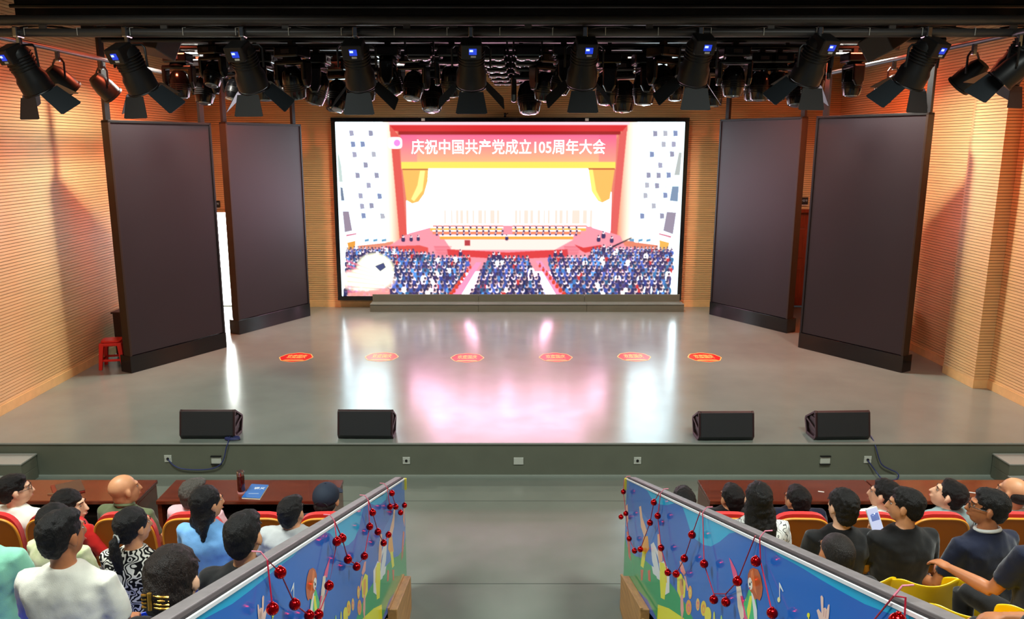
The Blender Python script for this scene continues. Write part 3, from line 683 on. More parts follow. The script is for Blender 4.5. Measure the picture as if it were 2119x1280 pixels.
# ------------------------------------------------------------------ overhead rig
def pipe(name, pts, r, label=None, parent=None, m=None):
    o = G().tube(pts, r, 12).build(name, m or M_PIPE, parent, smooth=True)
    if label: tag(o, label, 'pipe')
    return o
YR = 8.28
zl = Py(1060, 68, YR).z; zu = Py(1060, 42, YR).z
bar = empty('lighting_batten', (0.3, YR, zl), 0, 'long double-pipe lighting batten across the front of the stage, carrying the barn-door spotlights', 'truss')
pipe('lower_pipe', [(-6.6, 0, 0), (6.6, 0, 0)], 0.042, parent=bar)
pipe('upper_pipe', [(-6.6, 0, zu - zl), (6.6, 0, zu - zl)], 0.05, parent=bar)
for i in range(11): G().box((-6.0 + i * 1.2, 0, (zu - zl) / 2), (0.07, 0.03, zu - zl)).build('connector', M_PIPE, bar, bevel=0.004)
rr = random.Random(5)
for i in range(7):
    x0 = -5.8 + i * 1.75; pts = [(x0 + j * 0.16, 0.05 + 0.02 * math.sin(j), 0.055 + 0.02 * math.sin(j * 1.3 + i)) for j in range(11)]
    G().tube(pts, 0.011, 6).build('loom_cable', M_BLACK, bar, smooth=True)
for i in range(24):
    G().tube([(-6 + i * 0.52, -0.05, -0.03), (-6 + i * 0.52, -0.052, 0.04), (-6 + i * 0.52 + 0.01, 0, 0.05)], 0.004, 5).build('cable_tie', M_WHITE, bar)
for (dy, dz, rr_) in ((0.17, 0.28, 0.02), (0.14, 0.38, 0.028), (0.19, 0.47, 0.016)): pipe('cable_conduit', [(-5.2, dy, dz), (5.3, dy, dz)], rr_, parent=bar, m=M_LAMPB)
# barn-door spotlights, pointed at the stage
def fresnel_proto():
    e = empty('barn_door_spotlight')
    G().tube([(-0.20, 0.02, -0.36), (-0.20, 0, -0.15), (-0.17, 0, -0.12), (0.17, 0, -0.12), (0.20, 0, -0.15), (0.20, 0.02, -0.36)], 0.012, 8).build('yoke', M_LAMPB, e, smooth=True)
    G().box((0, 0, -0.06), (0.05, 0.05, 0.13)).build('clamp', M_CHROME, e, bevel=0.006)
    h = empty('lamp_head'); h.parent = e; h.location = (0, 0.0, -0.34)
    return e
def fresnel(u, v, yaw, lab, pitch=-60):
    p = Py(u, v, YR - 0.03)
    e = empty('barn_door_spotlight', (p.x, YR - 0.03, zl), 0, lab, 'spotlight', 'barn-door spotlights on the front batten')
    G().tube([(-0.19, 0.02, -0.33), (-0.19, 0, -0.15), (-0.16, 0, -0.12), (0.16, 0, -0.12), (0.19, 0, -0.15), (0.19, 0.02, -0.33)], 0.011, 8).build('yoke', M_LAMPB, e, smooth=True).rotation_euler = (0, 0, R(-yaw * 0.6))
    cl = G().box((0, 0, -0.07), (0.045, 0.05, 0.11)).box((0, 0, 0.0), (0.05, 0.13, 0.10)).build('clamp', M_CHROME, e, bevel=0.01)
    M = Matrix.Rotation(R(-yaw), 4, 'Z') @ Matrix.Rotation(R(pitch), 4, 'X')
    rot = M.to_euler(); hz = Py(u, v, YR).z - zl; c = Vector((0, 0.02, hz))
    ax = Matrix.Rotation(R(-90), 3, 'X')
    def put(o): o.location = c; o.rotation_euler = rot; return o
    b = G(); b.lathe([(0.0, -0.16), (0.10, -0.16), (0.125, -0.12), (0.13, 0.10), (0.15, 0.14), (0.155, 0.27), (0.145, 0.28), (0.0, 0.28)], ax, 24)
    body = put(b.build('lamp_body', M_LAMPB, e, smooth=True))
    fins = G()
    for k in range(5): fins.lathe([(0.124, -0.09 + k * 0.03), (0.137, -0.09 + k * 0.03), (0.137, -0.083 + k * 0.03), (0.124, -0.083 + k * 0.03)], ax, 24)
    put(fins.build('cooling_fins', M_LAMPB, e))
    put(G().box((0, -0.13, -0.055), (0.20, 0.15, 0.19)).build('driver_box', M_LAMPB, e, bevel=0.012))
    put(G().box((0.015, -0.135, -0.152), (0.075, 0.06, 0.006)).build('display', M_DISP, e))
    put(G().box((0.0, -0.145, -0.156), (0.034, 0.02, 0.004)).build('display_digits', M_DISPW, e))
    put(G().box((0.02, -0.085, -0.152), (0.05, 0.018, 0.006)).build('badge', M_WHITE, e))
    put(G().lathe([(0, 0.275), (0.125, 0.275), (0.11, 0.29), (0.0, 0.297)], ax, 24).build('lens', M_LENS, e, smooth=True))
    for k, (a, op) in enumerate(((0, 35), (90, 42), (180, 32), (270, 42))):
        W1, W2, Lf = (0.12, 0.160, 0.215) if k % 2 == 0 else (0.105, 0.13, 0.28)
        fl = Matrix.Translation((0, 0.285, 0)) @ Matrix.Rotation(R(a), 4, 'Y') @ Matrix.Translation((0, 0, 0.15)) @ Matrix.Rotation(R(op), 4, 'X')
        pts = [(-W1, 0), (W1, 0), (W2, Lf * 0.96), (W2 - 0.02, Lf), (-W2 + 0.02, Lf), (-W2, Lf * 0.96)]
        vs = [fl @ Vector((x, y, t)) for t in (-0.0015, 0.0015) for (x, y) in pts]
        f = G().add(vs, [(5, 4, 3, 2, 1, 0), (6, 7, 8, 9, 10, 11)] + [(i, (i + 1) % 6, 6 + (i + 1) % 6, 6 + i) for i in range(6)])
        put(f.build('barn_door', M_FLAP, e))
    put(G().tube([fz for fz in [(0.155 * math.cos(t), 0.283, 0.155 * math.sin(t)) for t in [i * PI / 12 for i in range(25)]]], 0.008, 6).build('filter_ring', M_LAMPB, e, smooth=True))
    return e
fx = [(45, 142, 28), (268, 140, 24), (506, 136, 14), (738, 132, 5), (975, 130, -2), (1209, 128, -4), (1446, 122, -8), (1690, 122, -20), (1912, 128, -26), (2118, 118, -34)]
for i, (u, v, yw) in enumerate(fx):
    fresnel(u, v - 9, yw, 'barn-door spotlight with blue-lit display, %s from the left on the front batten' % ORD[i])
# side pipes with par cans
def par_can(loc, yaw, pitch, lab, s=1.0, grp=None):
    e = empty('par_can', loc, 0, lab, 'spotlight', grp or 'small par cans on the side pipes')
    e.scale = (s, s, s)
    G().tube([(-0.12, 0, -0.24), (-0.12, 0, -0.10), (-0.07, 0, -0.06), (0.07, 0, -0.06), (0.12, 0, -0.10), (0.12, 0, -0.24)], 0.009, 6).build('yoke', M_LAMPB, e, smooth=True).rotation_euler = (0, 0, R(-yaw))
    G().box((0, 0, -0.03), (0.035, 0.035, 0.10)).build('clamp', M_CHROME, e, bevel=0.005)
    M = (Matrix.Rotation(R(-yaw), 4, 'Z') @ Matrix.Rotation(R(pitch), 4, 'X')).to_euler(); ax = Matrix.Rotation(R(-90), 3, 'X')
    b = G().lathe([(0, -0.12), (0.06, -0.12), (0.085, -0.07), (0.10, 0.02), (0.10, 0.13), (0.0, 0.13)], ax, 20).build('can', M_LAMPB, e, smooth=True)
    l = G().lathe([(0, 0.125), (0.088, 0.125), (0.08, 0.138), (0, 0.145)], ax, 20).build('lens', M_LENS, e, smooth=True)
    r = G().lathe([(0.090, 0.12), (0.108, 0.12), (0.108, 0.14), (0.090, 0.14)], ax, 20).build('lens_ring', M_LAMPB, e, smooth=True)
    for o in (b, l, r): o.location = (0, 0, -0.24); o.rotation_euler = M
    return e
zsp = Py(190, 118, 10.2).z
lp0, lp1 = Px(55, 90, -5.06), Px(250, 130, -5.06)
zsp = (lp0.z + lp1.z) / 2
pipe('side_pipe', [(-5.06, 8.4, zsp), (-5.06, 14.6, zsp)], 0.03, 'slanting-looking steel side pipe above the left wall with par cans')
rp0, rp1 = Px(2119, 62, 5.04), Px(1950, 100, 5.04); zsr = (rp0.z + rp1.z) / 2
pipe('side_pipe', [(5.1, 7.4, zsr), (5.1, 14.6, zsr)], 0.03, 'steel side pipe above the right wall with par cans')
for (u, v, X, z, yw, lab) in ((118, 108, -5.06, zsp, 40, 'small par can on the left side pipe, between the first and second barn-door spotlights'), (208, 124, -5.06, zsp, 40, 'small par can partly behind the hanging post at the left wall'),
                              (2018, 86, 5.1, zsr, -40, 'small par can on the right side pipe, between the last two barn-door spotlights'), (1852, 122, 5.1, zsr, -40, 'small par can on the right side pipe, left of the ninth barn-door spotlight'), (2112, 66, 5.1, zsr, -60, 'small par can cut by the right edge of the photo')):
    p = Px(u, v, X); par_can((X, p.y, z - 0.03), yw, -45, lab, 1.25)
# hung speakers at both sides
for (u, v, Y, rz, lab) in ((316, 86, 10.0, 20, 'dark grey speaker box hung high at the left, between the second and third barn-door spotlights'), (1836, 80, 9.4, -28, 'tilted grey speaker box hung high at the right, left of the ninth barn-door spotlight')):
    p = Py(u, v, Y); e = empty('hung_speaker', p, R(-rz), lab, 'speaker')
    t = Matrix.Rotation(R(-20), 3, 'X') @ Matrix.Rotation(R(12 if u < 1000 else -24), 3, 'Y')
    G().box((0, 0, 0), (0.52, 0.34, 0.26), t).build('case', M_GREYBOX, e, bevel=0.012)
    G().box(t @ Vector((0, 0.175, 0)), (0.48, 0.012, 0.22), t).build('grille', M_GRILLE, e)
    G().box(t @ Vector((0.05, -0.172, 0)), (0.09, 0.01, 0.09), t).build('handle_recess', M_BLACK, e, bevel=0.004)
    G().tube([(-0.2, 0, 0.1), (-0.18, 0, 0.42)], 0.01, 6).build('bracket', M_LAMPB, e); G().tube([(0.2, 0, 0.1), (0.18, 0, 0.42)], 0.01, 6).build('bracket', M_LAMPB, e)
# battens further upstage, each a pipe with cable tray and hangers
rows = [(9.7, 4.99), (10.8, 5.03), (11.9, 5.06), (13.0, 5.09), (14.1, 5.12), (15.2, 5.15)]
for i, (y, z) in enumerate(rows):
    b = empty('lighting_batten', (0.3, y, z), 0, 'black lighting batten over the stage, %s one behind the front batten' % ORD[i], 'truss', 'upstage battens')
    pipe('lower_pipe', [(-4.9, 0, 0), (4.9, 0, 0)], 0.03, parent=b, m=M_LAMPB); pipe('upper_pipe', [(-4.9, 0, 0.2), (4.9, 0, 0.2)], 0.03, parent=b, m=M_LAMPB)
    G().box((0, 0.09, 0.12), (9.7, 0.10, 0.11)).build('cable_tray', M_BLACK, b)
    for k in range(9): G().box((-4.6 + k * 1.15, 0, 0.1), (0.05, 0.03, 0.2)).build('connector', M_LAMPB, b)
    for k in range(4): G().tube([(-4.2 + k * 2.8, 0, 0.2), (-4.2 + k * 2.8, 0, ZT - z)], 0.008, 6).build('hanging_wire', M_BLACK, b)
# moving heads
def moving_head_proto():
    e = empty('moving_head')
    G().box((0, 0, -0.10), (0.27, 0.24, 0.11)).build('base', M_GLOSSB, e, bevel=0.02, seg=3)
    G().box((0, 0, -0.03), (0.06, 0.06, 0.08)).build('clamp', M_LAMPB, e, bevel=0.005)
    G().box((0, -0.122, -0.10), (0.09, 0.006, 0.035)).build('display', M_PANELF, e)
    G().lathe([(0, 0), (0.09, 0), (0.11, -0.03), (0, -0.03)], None, 20).build('turntable', M_GLOSSB, e, smooth=True).location = (0, 0, -0.155)
    for s in (-1, 1):
        G().prism([(-0.07, -0.185), (0.07, -0.185), (0.065, -0.36), (0.03, -0.43), (-0.03, -0.43), (-0.065, -0.36)], s * 0.125, s * 0.175).build('yoke_arm', M_GLOSSB, e, bevel=0.018, seg=3)
    G().box((0, 0, -0.20), (0.34, 0.14, 0.045)).build('yoke_bridge', M_GLOSSB, e, bevel=0.015, seg=3)
    h = G().lathe([(0.0, 0.13), (0.06, 0.125), (0.095, 0.09), (0.112, 0.02), (0.112, -0.08), (0.098, -0.15), (0.092, -0.17), (0.0, -0.17)], None, 24).build('lamp_head', M_GLOSSB, e, smooth=True)
    l = G().lathe([(0, -0.165), (0.08, -0.165), (0.07, -0.18), (0, -0.192)], None, 20).build('lens', M_LENS, e, smooth=True)
    v = G()
    for k in range(4): v.lathe([(0.105, -0.02 - k * 0.02), (0.116, -0.02 - k * 0.02), (0.116, -0.03 - k * 0.02), (0.105, -0.03 - k * 0.02)], None, 20)
    vv_ = v.build('vent_ring', M_BLACK, e, smooth=True)
    for o in (h, l, vv_): o.location = (0, 0, -0.36)
    return e
mh = moving_head_proto(); lst = [(9.7, 4.99, (440, 605, 803, 935, 1166, 1372, 1520, 1690), (0.95, 1.2, 1.15, 1.15, 1.1, 1.15, 1.15, 1.0)),
    (10.8, 5.03, (368, 545, 655, 855, 1128, 1258, 1335, 1576, 1612, 1768), (1.15, 1.2, 1.3, 1.2, 1.2, 1.3, 1.3, 1.2, 1.2, 1.1)),
    (11.9, 5.06, (420, 696, 893, 1096, 1292, 1480, 1655), (1.25, 1.45, 1.45, 1.5, 1.45, 1.3, 1.3)), (13.0, 5.09, (480, 590, 760, 1210, 1400, 1560), (1.1,) * 6)]
first = True; rh = random.Random(11)
for ri, (y, z, us, ss) in enumerate(lst):
    for ui, u in enumerate(us):
        o = mh if first else copy_tree(mh); first = False
        p = Py(u, 120, y); s = ss[ui]; o.location = (p.x, y, z - 0.02); o.scale = (s, s, s); o.rotation_euler = (0, 0, R(rh.choice([0, 0, 20, -20, 90, 35])))
        tl = R(rh.choice([0, 8, -12, 18, -20]))
        for ch in o.children:
            if ch.name.split('.')[0] in ('lamp_head', 'lens', 'vent_ring'): ch.rotation_euler = (tl, 0, 0)
        tag(o, 'glossy black moving-head light hanging from the %s upstage batten, %s from the left there' % (ORD[ri], ORD[ui]), 'stage light', 'moving heads over the stage')
# wash lights stacked in two columns near the centre line, and blinders
def wash_proto():
    e = empty('wash_light')
    G().box((0, 0, -0.12), (0.30, 0.16, 0.14)).build('housing', M_GLOSSB, e, bevel=0.03, seg=3)
    G().box((0, -0.02, -0.20), (0.26, 0.13, 0.03)).build('front_bezel', M_PIPE, e, bevel=0.012)
    for s in (-1, 1): G().box((s * 0.165, 0, -0.08), (0.02, 0.05, 0.17)).build('bracket_arm', M_LAMPB, e, bevel=0.004)
    for s in (-1, 1): G().lathe([(0, 0), (0.05, 0), (0.04, -0.012), (0, -0.018)], None, 14).build('lens', M_LENS, e, smooth=True).location = (s * 0.065, -0.02, -0.213)
    return e
wp = wash_proto(); first = True
for ri, (y, z) in enumerate([(9.7, 4.99), (10.8, 5.03), (11.9, 5.06), (13.0, 5.09), (14.1, 5.12), (15.2, 5.15)]):
    for cs, u in (('left', 1020 + ri * 4), ('right', 1092 - ri * 3)) + ((('far left', 868),) if ri < 2 else ()):
        o = wp if first else copy_tree(wp); first = False
        p = Py(u, 120, y); k = 1.0 + 0.05 * ri; o.location = (p.x, y, z - 0.01); o.scale = (k, k, k)
        tag(o, 'black twin-lens wash light in the %s centre column, on the %s upstage batten' % (cs, ORD[ri]), 'stage light', 'wash lights near the centre line')
# black sheets added over the stage to darken rig gaps and shade upper walls
for i, (y, zb_) in enumerate(((16.05, 5.55), (12.45, 5.46), (8.62, 5.02))):
    g = G(); vs = []; n = 160
    for k in range(n + 1):
        x = (-6.2 + 13.0 * k / n) if i < 2 else (-4.95 + 10.6 * k / n); yo = 0.03 * math.sin(k * 0.9)
        vs += [(x, y + yo, zb_), (x, y + yo, ZT - 0.02)]
    g.add(vs, [(2 * k, 2 * k + 2, 2 * k + 3, 2 * k + 1) for k in range(n)])
    o = g.build('added_dark_sheet', M_CEIL, None, smooth='all'); sm = o.modifiers.new('solid', 'SOLIDIFY'); sm.thickness = 0.01
    tag(o, ('added black sheet darkening the space above the LED wall', 'added black sheet halfway up the stage, shading the upper walls', 'added black sheet just behind the front batten, darkening the space above it')[i], 'curtain')
# tiny camera on the wall above the screen
p = Py(1045, 238, YB - 0.1); e = empty('wall_camera', p, 0, 'tiny dark bracketed camera on the wall above the LED screen', 'camera')
G().box((0, -0.04, 0), (0.05, 0.12, 0.045), Matrix.Rotation(R(-20), 3, 'X')).build('body', M_BLACK, e, bevel=0.006)
G().tube([(0, 0.0, 0.0), (0.06, 0.04, 0.04), (0.06, 0.10, 0.04)], 0.008, 6).build('arm', M_BLACK, e)
# ------------------------------------------------------------------ seating tiers and aisle steps
Z2, Z3, Z4 = 0.60, 0.97, 1.30
TIERS = [(4.98, 3.86, Z2), (3.86, 2.96, Z3), (2.96, 2.05, Z4), (2.05, 0.6, 1.62)]
for s in (-1, 1):
    x0, x1 = (XL + 0.02, -0.93) if s < 0 else (1.22, XR - 0.02)
    for (ya, yb, z) in TIERS:
        st(G().box(((x0 + x1) / 2, (ya + yb) / 2, z / 2), (x1 - x0, ya - yb, z)).build('seating_tier', mat('grey_tier_floor', (112, 116, 112), 0.5)))
for k in range(9):
    y1 = 5.42 - k * 0.5; st(G().box((0.14, y1 - 0.25, 0.085 * (k + 1)), (1.72, 0.5, 0.17 * (k + 1))).build('aisle_step', M_HALLF))

# ------------------------------------------------------------------ barriers with printed banners
SLOPE = 0.353; BXL, BXR = -0.79, 1.09
YE = Px(836, 990, BXL).y; ZE = Px(836, 990, BXL).z; YN = 0.75
def ztop(y): return ZE + SLOPE * (YE - y)
HB = 0.93
art_m = color_attr_mat('printed_banner_film', 0.10); art_m.node_tree.nodes['Principled BSDF'].inputs['Specular IOR Level'].default_value = 0.25
SH = []      # shapes given where they print on the right-hand banner: (colour, [(y, drop below the top edge)])
def rp2(u, v): p = Px(u, v, BXR); return (p.y, ztop(p.y) - p.z)
def A(c, pts): SH.append((c, [rp2(*p) for p in pts]))
def E(c, u, v, ru, rv, n=18, rot=0): A(c, [(u + ru * math.cos(2 * PI * i / n) * math.cos(rot) - rv * math.sin(2 * PI * i / n) * math.sin(rot), v + ru * math.cos(2 * PI * i / n) * math.sin(rot) + rv * math.sin(2 * PI * i / n) * math.cos(rot)) for i in range(n)])
BLUE_, CYAN_, GREEN_, YEL_ = (30, 94, 176), (22, 156, 200), (34, 148, 92), (226, 208, 40)
SH.append((BLUE_, [(YN, 0.0), (YE, 0.0), (YE, HB), (YN, HB)]))
SH.append(((44, 112, 190), [(4.9, 0.30), (5.6, 0.2), (YE, 0.3), (YE, 0.75), (4.9, 0.7)]))
wave = [(1322, 1000), (1340, 1015), (1350, 1033), (1365, 1043), (1380, 1045), (1400, 1039), (1412, 1044), (1420, 1068), (1428, 1095), (1440, 1115), (1457, 1127), (1472, 1130), (1490, 1120), (1510, 1103), (1528, 1098), (1545, 1101), (1565, 1110), (1590, 1130), (1615, 1150), (1640, 1163), (1665, 1177), (1700, 1199), (1740, 1222), (1790, 1249), (1850, 1272), (1900, 1292), (1990, 1330)]
wp_ = [rp2(*p) for p in wave]; SH.append((CYAN_, wp_ + [(YN, max(0.32, wp_[-1][1])), (YN, 0.0), (wp_[0][0], 0.0)]))
A(GREEN_, [(1288, 1105), (1300, 1135), (1315, 1150), (1330, 1154), (1345, 1167), (1370, 1185), (1395, 1215), (1420, 1250), (1436, 1282), (1400, 1300), (1360, 1280), (1340, 1240), (1290, 1190)])
A(YEL_, [(1362, 1250), (1385, 1258), (1415, 1278), (1445, 1312), (1380, 1330), (1360, 1290)])
A((200, 206, 210), [(1347, 1126), (1353, 1121), (1366, 1150), (1374, 1205), (1360, 1196), (1350, 1160)]); A(BLUE_, [(1357, 1140), (1361, 1150), (1370, 1185), (1367, 1188)])
A((200, 206, 210), [(1349, 1170), (1356, 1174), (1364, 1196), (1352, 1186)])
# singers far off: raised arms, dresses
A((228, 168, 140), [(1323, 1048), (1327, 1046), (1330, 1070), (1340, 1100), (1334, 1112), (1327, 1090)]); A((232, 150, 60), [(1332, 1110), (1341, 1108), (1344, 1135), (1334, 1150), (1328, 1140)])
A(YEL_, [(1330, 1140), (1338, 1142), (1332, 1175), (1326, 1170)]); A((190, 80, 60), [(1297, 1100), (1301, 1098), (1304, 1125), (1306, 1160), (1301, 1150)])
A((225, 150, 130), [(1294, 1045), (1299, 1042), (1301, 1075), (1297, 1090)]); A((190, 90, 60), [(1326, 1178), (1332, 1178), (1330, 1200), (1327, 1200)]); A((190, 90, 60), [(1341, 1180), (1346, 1178), (1347, 1203), (1342, 1200)])
A((226, 160, 128), [(1361, 1105), (1365, 1104), (1370, 1130), (1372, 1160), (1364, 1165), (1362, 1140)]); A((232, 236, 236), [(1364, 1165), (1374, 1160), (1386, 1180), (1386, 1225), (1374, 1232)]); A(YEL_, [(1366, 1162), (1376, 1165), (1380, 1200), (1376, 1240), (1368, 1236), (1366, 1200)])
A((240, 190, 60), [(1376, 1170), (1380, 1175), (1381, 1205), (1377, 1205)])
A((228, 140, 132), [(1407, 1160), (1412, 1162), (1420, 1185), (1416, 1190), (1409, 1180)]); A((235, 206, 60), [(1402, 1190), (1410, 1186), (1420, 1205), (1418, 1235), (1410, 1240), (1402, 1222)]); A((236, 150, 80), [(1408, 1196), (1414, 1200), (1416, 1228), (1411, 1232), (1407, 1215)])
A((226, 150, 140), [(1409, 1232), (1414, 1230), (1416, 1262), (1412, 1284), (1409, 1260)]); A((226, 150, 140), [(1416, 1190), (1420, 1192), (1426, 1220), (1423, 1222)])
for (u, v, a, b, c1, c2) in ((1426, 1256, 6, 16, (236, 150, 60), (226, 110, 110)), (1445, 1250, 4, 13, (236, 170, 90), (226, 110, 110)), (1429, 1225, 4, 14, (236, 150, 80), (236, 190, 90)), (1457, 1258, 6, 16, (240, 180, 50), (236, 140, 60))):
    E(c1, u, v, a, b); E(c2, u, v + 1, a * 0.6, b * 0.6); E(c1, u, v + 2, a * 0.3, b * 0.3)
E((240, 196, 60), 1466, 1272, 7, 17); E((150, 190, 110), 1494, 1282, 2, 10); E((196, 196, 90), 1479, 1278, 2, 14)
# singing child in the middle
A((222, 70, 120), [(1510, 1153), (1514, 1158), (1524, 1178), (1529, 1193), (1519, 1194)]); A((226, 196, 176), [(1523, 1190), (1531, 1192), (1538, 1235), (1541, 1275), (1536, 1290), (1528, 1255)])
A((222, 70, 120), [(1533, 1232), (1538, 1232), (1546, 1260), (1550, 1295), (1542, 1300), (1540, 1262)]); A((60, 176, 110), [(1551, 1219), (1556, 1221), (1564, 1225), (1568, 1260), (1569, 1300), (1556, 1300), (1545, 1270), (1540, 1248)])
A((232, 226, 60), [(1553, 1232), (1558, 1232), (1555, 1262), (1550, 1285), (1547, 1262)]); A((235, 235, 230), [(1556, 1225), (1560, 1228), (1568, 1262), (1569, 1300), (1564, 1300), (1560, 1258)])
A((176, 84, 44), [(1553, 1178), (1560, 1174), (1570, 1178), (1576, 1192), (1580, 1215), (1578, 1232), (1574, 1242), (1568, 1238), (1563, 1240), (1559, 1228), (1554, 1222), (1549, 1205), (1549, 1188)])
A((206, 110, 60), [(1555, 1182), (1560, 1178), (1563, 1200), (1568, 1232), (1561, 1218), (1556, 1200)])
E((238, 214, 200), 1554, 1207, 4.5, 13, rot=-0.1); E((20, 20, 26), 1553.5, 1208, 1.6, 3.5); E((20, 20, 26), 1556.5, 1204, 0.8, 2.0); E((190, 60, 60), 1553, 1216, 1.3, 2.4)
# music note and a raised hand
A((206, 228, 236), [(1614, 1204), (1616, 1206), (1623, 1222), (1622, 1224), (1616, 1214), (1616, 1238), (1614.5, 1238)]); E((214, 228, 150), 1613.5, 1240, 3, 5.5)
A((226, 180, 168), [(1700, 1233), (1703, 1231), (1706, 1236), (1706, 1258), (1710, 1256), (1713, 1261), (1716, 1250), (1719, 1250), (1718, 1268), (1714, 1300), (1700, 1304), (1698, 1285), (1692, 1262), (1696, 1259), (1702, 1268)]); A((180, 120, 110), [(1707, 1258), (1708, 1258), (1707, 1275), (1706, 1275)]); A((180, 120, 110), [(1712, 1262), (1713, 1262), (1711, 1278), (1710, 1278)])
E(YEL_, 1675, 1272, 3, 5); A(YEL_, [(1674, 1270), (1676, 1270), (1678, 1300), (1676, 1300)])
for (yy_, bb, c) in ((2.2, .75, (238, 120, 60)), (1.9, .7, (60, 176, 110)), (1.6, .62, (240, 196, 60)), (1.2, .7, (222, 70, 120)), (2.5, .82, (240, 150, 60))):
    SH.append((c, [(yy_ + 0.10 * math.cos(i * PI / 8), bb + 0.09 * math.sin(i * PI / 8)) for i in range(16)]))
def barrier(X, s, lab):   # s: direction from panel towards the aisle
    e = empty('barrier', (X, YE, 0), 0, lab, 'barrier')
    def sl(n, x0, x1, d0, d1, m, y0=YN, y1=YE, bev=0.0):   # sloped board between drops d0 > d1 under the top line
        pts = [(y0 - YE, ztop(y0) - d0), (y1 - YE, ztop(y1) - d0), (y1 - YE, ztop(y1) - d1), (y0 - YE, ztop(y0) - d1)]
        return G().prism(pts, x0, x1).build(n, m, e, bevel=bev)
    sl('panel', -s * 0.05, 0, HB, 0.005, M_BLUE if False else M_WALLG)
    sl('edge_trim', -s * 0.002, s * 0.006, 0.008, -0.004, M_EDGE, y0=YN)
    sl('rail_gap', -s * 0.03, -s * 0.004, 0.004, -0.012, M_RAILD)
    sl('top_rail', -s * 0.075, -s * 0.022, 0.02, -0.016, M_RAIL, bev=0.005)
    vs, fs, cols = [], [], []
    for i, (c, pts) in enumerate(SH):
        xo = s * (0.0015 + 0.00004 * i); n0 = len(vs)
        q = [(max(YN, min(YE, y)), max(0.004, min(HB, d))) for y, d in pts]
        vs += [(xo, y - YE, ztop(y) - d) for y, d in q]; fs.append(tuple(range(n0, n0 + len(q)))); cols += [tuple(min(0.95, t_ * 1.45) for t_ in lin(c)[:3]) + (1.0,)] * len(q)
    me = bpy.data.meshes.new('printed_banner'); me.from_pydata(vs, [], fs); me.update()
    ca = me.color_attributes.new('Col', 'FLOAT_COLOR', 'POINT'); ca.data.foreach_set('color', [x for c in cols for x in c])
    bm = bmesh.new(); bm.from_mesh(me)
    for f in bm.faces:
        if f.normal.x * s < 0: f.normal_flip()
    bmesh.ops.triangulate(bm, faces=bm.faces); bm.to_mesh(me); bm.free()
    me.materials.append(art_m); o = bpy.data.objects.new('printed_banner', me); COL.objects.link(o); o.parent = e
    o['label'] = 'blue printed banner with cartoon children singing'
    for k, y in enumerate((YE - 0.04, YE - 1.5, YE - 3.0, YE - 4.5)):
        zb = ztop(y) - HB; z0 = 0 if k == 0 else max(0, zb - 0.35)
        G().box((-s * 0.03, y - YE, (zb + z0) / 2 + 0.05), (0.04, 0.04, zb - z0 + 0.1)).build('post', M_PIPE, e)
    G().box((s * 0.012, -0.10, ztop(YE - 0.1) - HB - 0.03), (0.012, 0.06, 0.12)).build('clip', M_BLACK, e)
    G().box((-s * 0.01, 0.008, ztop(YE) - 0.05), (0.06, 0.014, 0.10)).build('end_tape', mat('yellow_tape', (206, 190, 60), 0.5), e)
    # pink ribbon ties on the rail
    return e
barrier(BXL, 1, 'left aisle barrier with grey top rail and blue cartoon banner'); barrier(BXR, -1, 'right aisle barrier with grey top rail and blue cartoon banner')
# low stair walls under the barriers and tan boards at their feet
for s, X, lab in ((-1, BXL, 'left'), (1, BXR, 'right')):
    pts = [(YE - 0.16, 0), (YE - 0.16, 0.20), (YE - 2.4, 0.20 + 0.36 * 2.24), (YE - 5.2, 0.20 + 0.36 * 5.04), (YE - 5.2, 0)]
    st(G().prism(pts, X + s * 0.078, X + s * 0.052).build('wall_aisle_' + lab, M_WALLG))
    for k, (ya, yb, ht) in enumerate(((6.02, 5.15, 0.30), (5.08, 4.5, 0.50))):
        e = empty('stair_board', (X - s * 0.035, ya, 0), 0, 'tan wooden board leaning at the foot of the %s barrier%s' % (lab, '' if k == 0 else ', second from the stage'), 'board')
        G().prism([(0, 0), (0, ht), (yb - ya, ht + 0.24), (yb - ya, 0)], -0.035, 0.035).build('board', M_CHEEK, e, bevel=0.006)
        G().prism([(0.006, ht - 0.01), (0.006, ht + 0.012), (yb - ya, ht + 0.252), (yb - ya, ht + 0.23)], -0.036, -0.02).build('edge_trim', M_CHEEK, e)

# ------------------------------------------------------------------ bauble garlands
def garland(side, pts, balls, lab, r=0.0215):
    X, s = (BXL, 1) if side < 0 else (BXR, -1)
    p0 = Px(pts[0][0], pts[0][1], X + s * 0.02); e = empty('bauble_garland', p0, 0, lab, 'garland', 'red bauble garlands on the barriers')
    P = [Px(u, v, X + s * (0.012 if (u, v) in pts and (u, v) not in balls else 0.035)) - p0 for (u, v) in pts]
    G().tube(P, 0.0028, 6).build('cord', M_CORD, e, smooth=True)
    g = G()
    for (u, v) in balls:
        c = Px(u, v, X + s * 0.042) - p0; g = G(); g.ell((0, 0, 0), (r, r, r), None, 24, 16); g.lathe([(0, r * 0.9), (r * 0.28, r * 0.9), (r * 0.28, r * 1.18), (0, r * 1.2)], None, 10)
        o = g.build('bauble', M_BAUB, e, smooth='all'); o.location = c
    G().tube([Vector((0, 0.0, 0.0)), Vector((-s * 0.02, 0, 0.03)), Vector((-s * 0.05, 0.0, 0.032))], 0.003, 6).build('tie', mat('pink_ribbon', (214, 120, 140), 0.5), e, smooth=True)
garland(-1, [(801, 1008), (811, 1020), (819, 1048), (829, 1060), (837, 1045), (829, 1060), (819, 1048), (807, 1048), (801, 1008)], [(811, 1020), (807, 1048), (819, 1048), (829, 1060), (837, 1045)], 'red bauble garland nearest the stage on the left barrier')
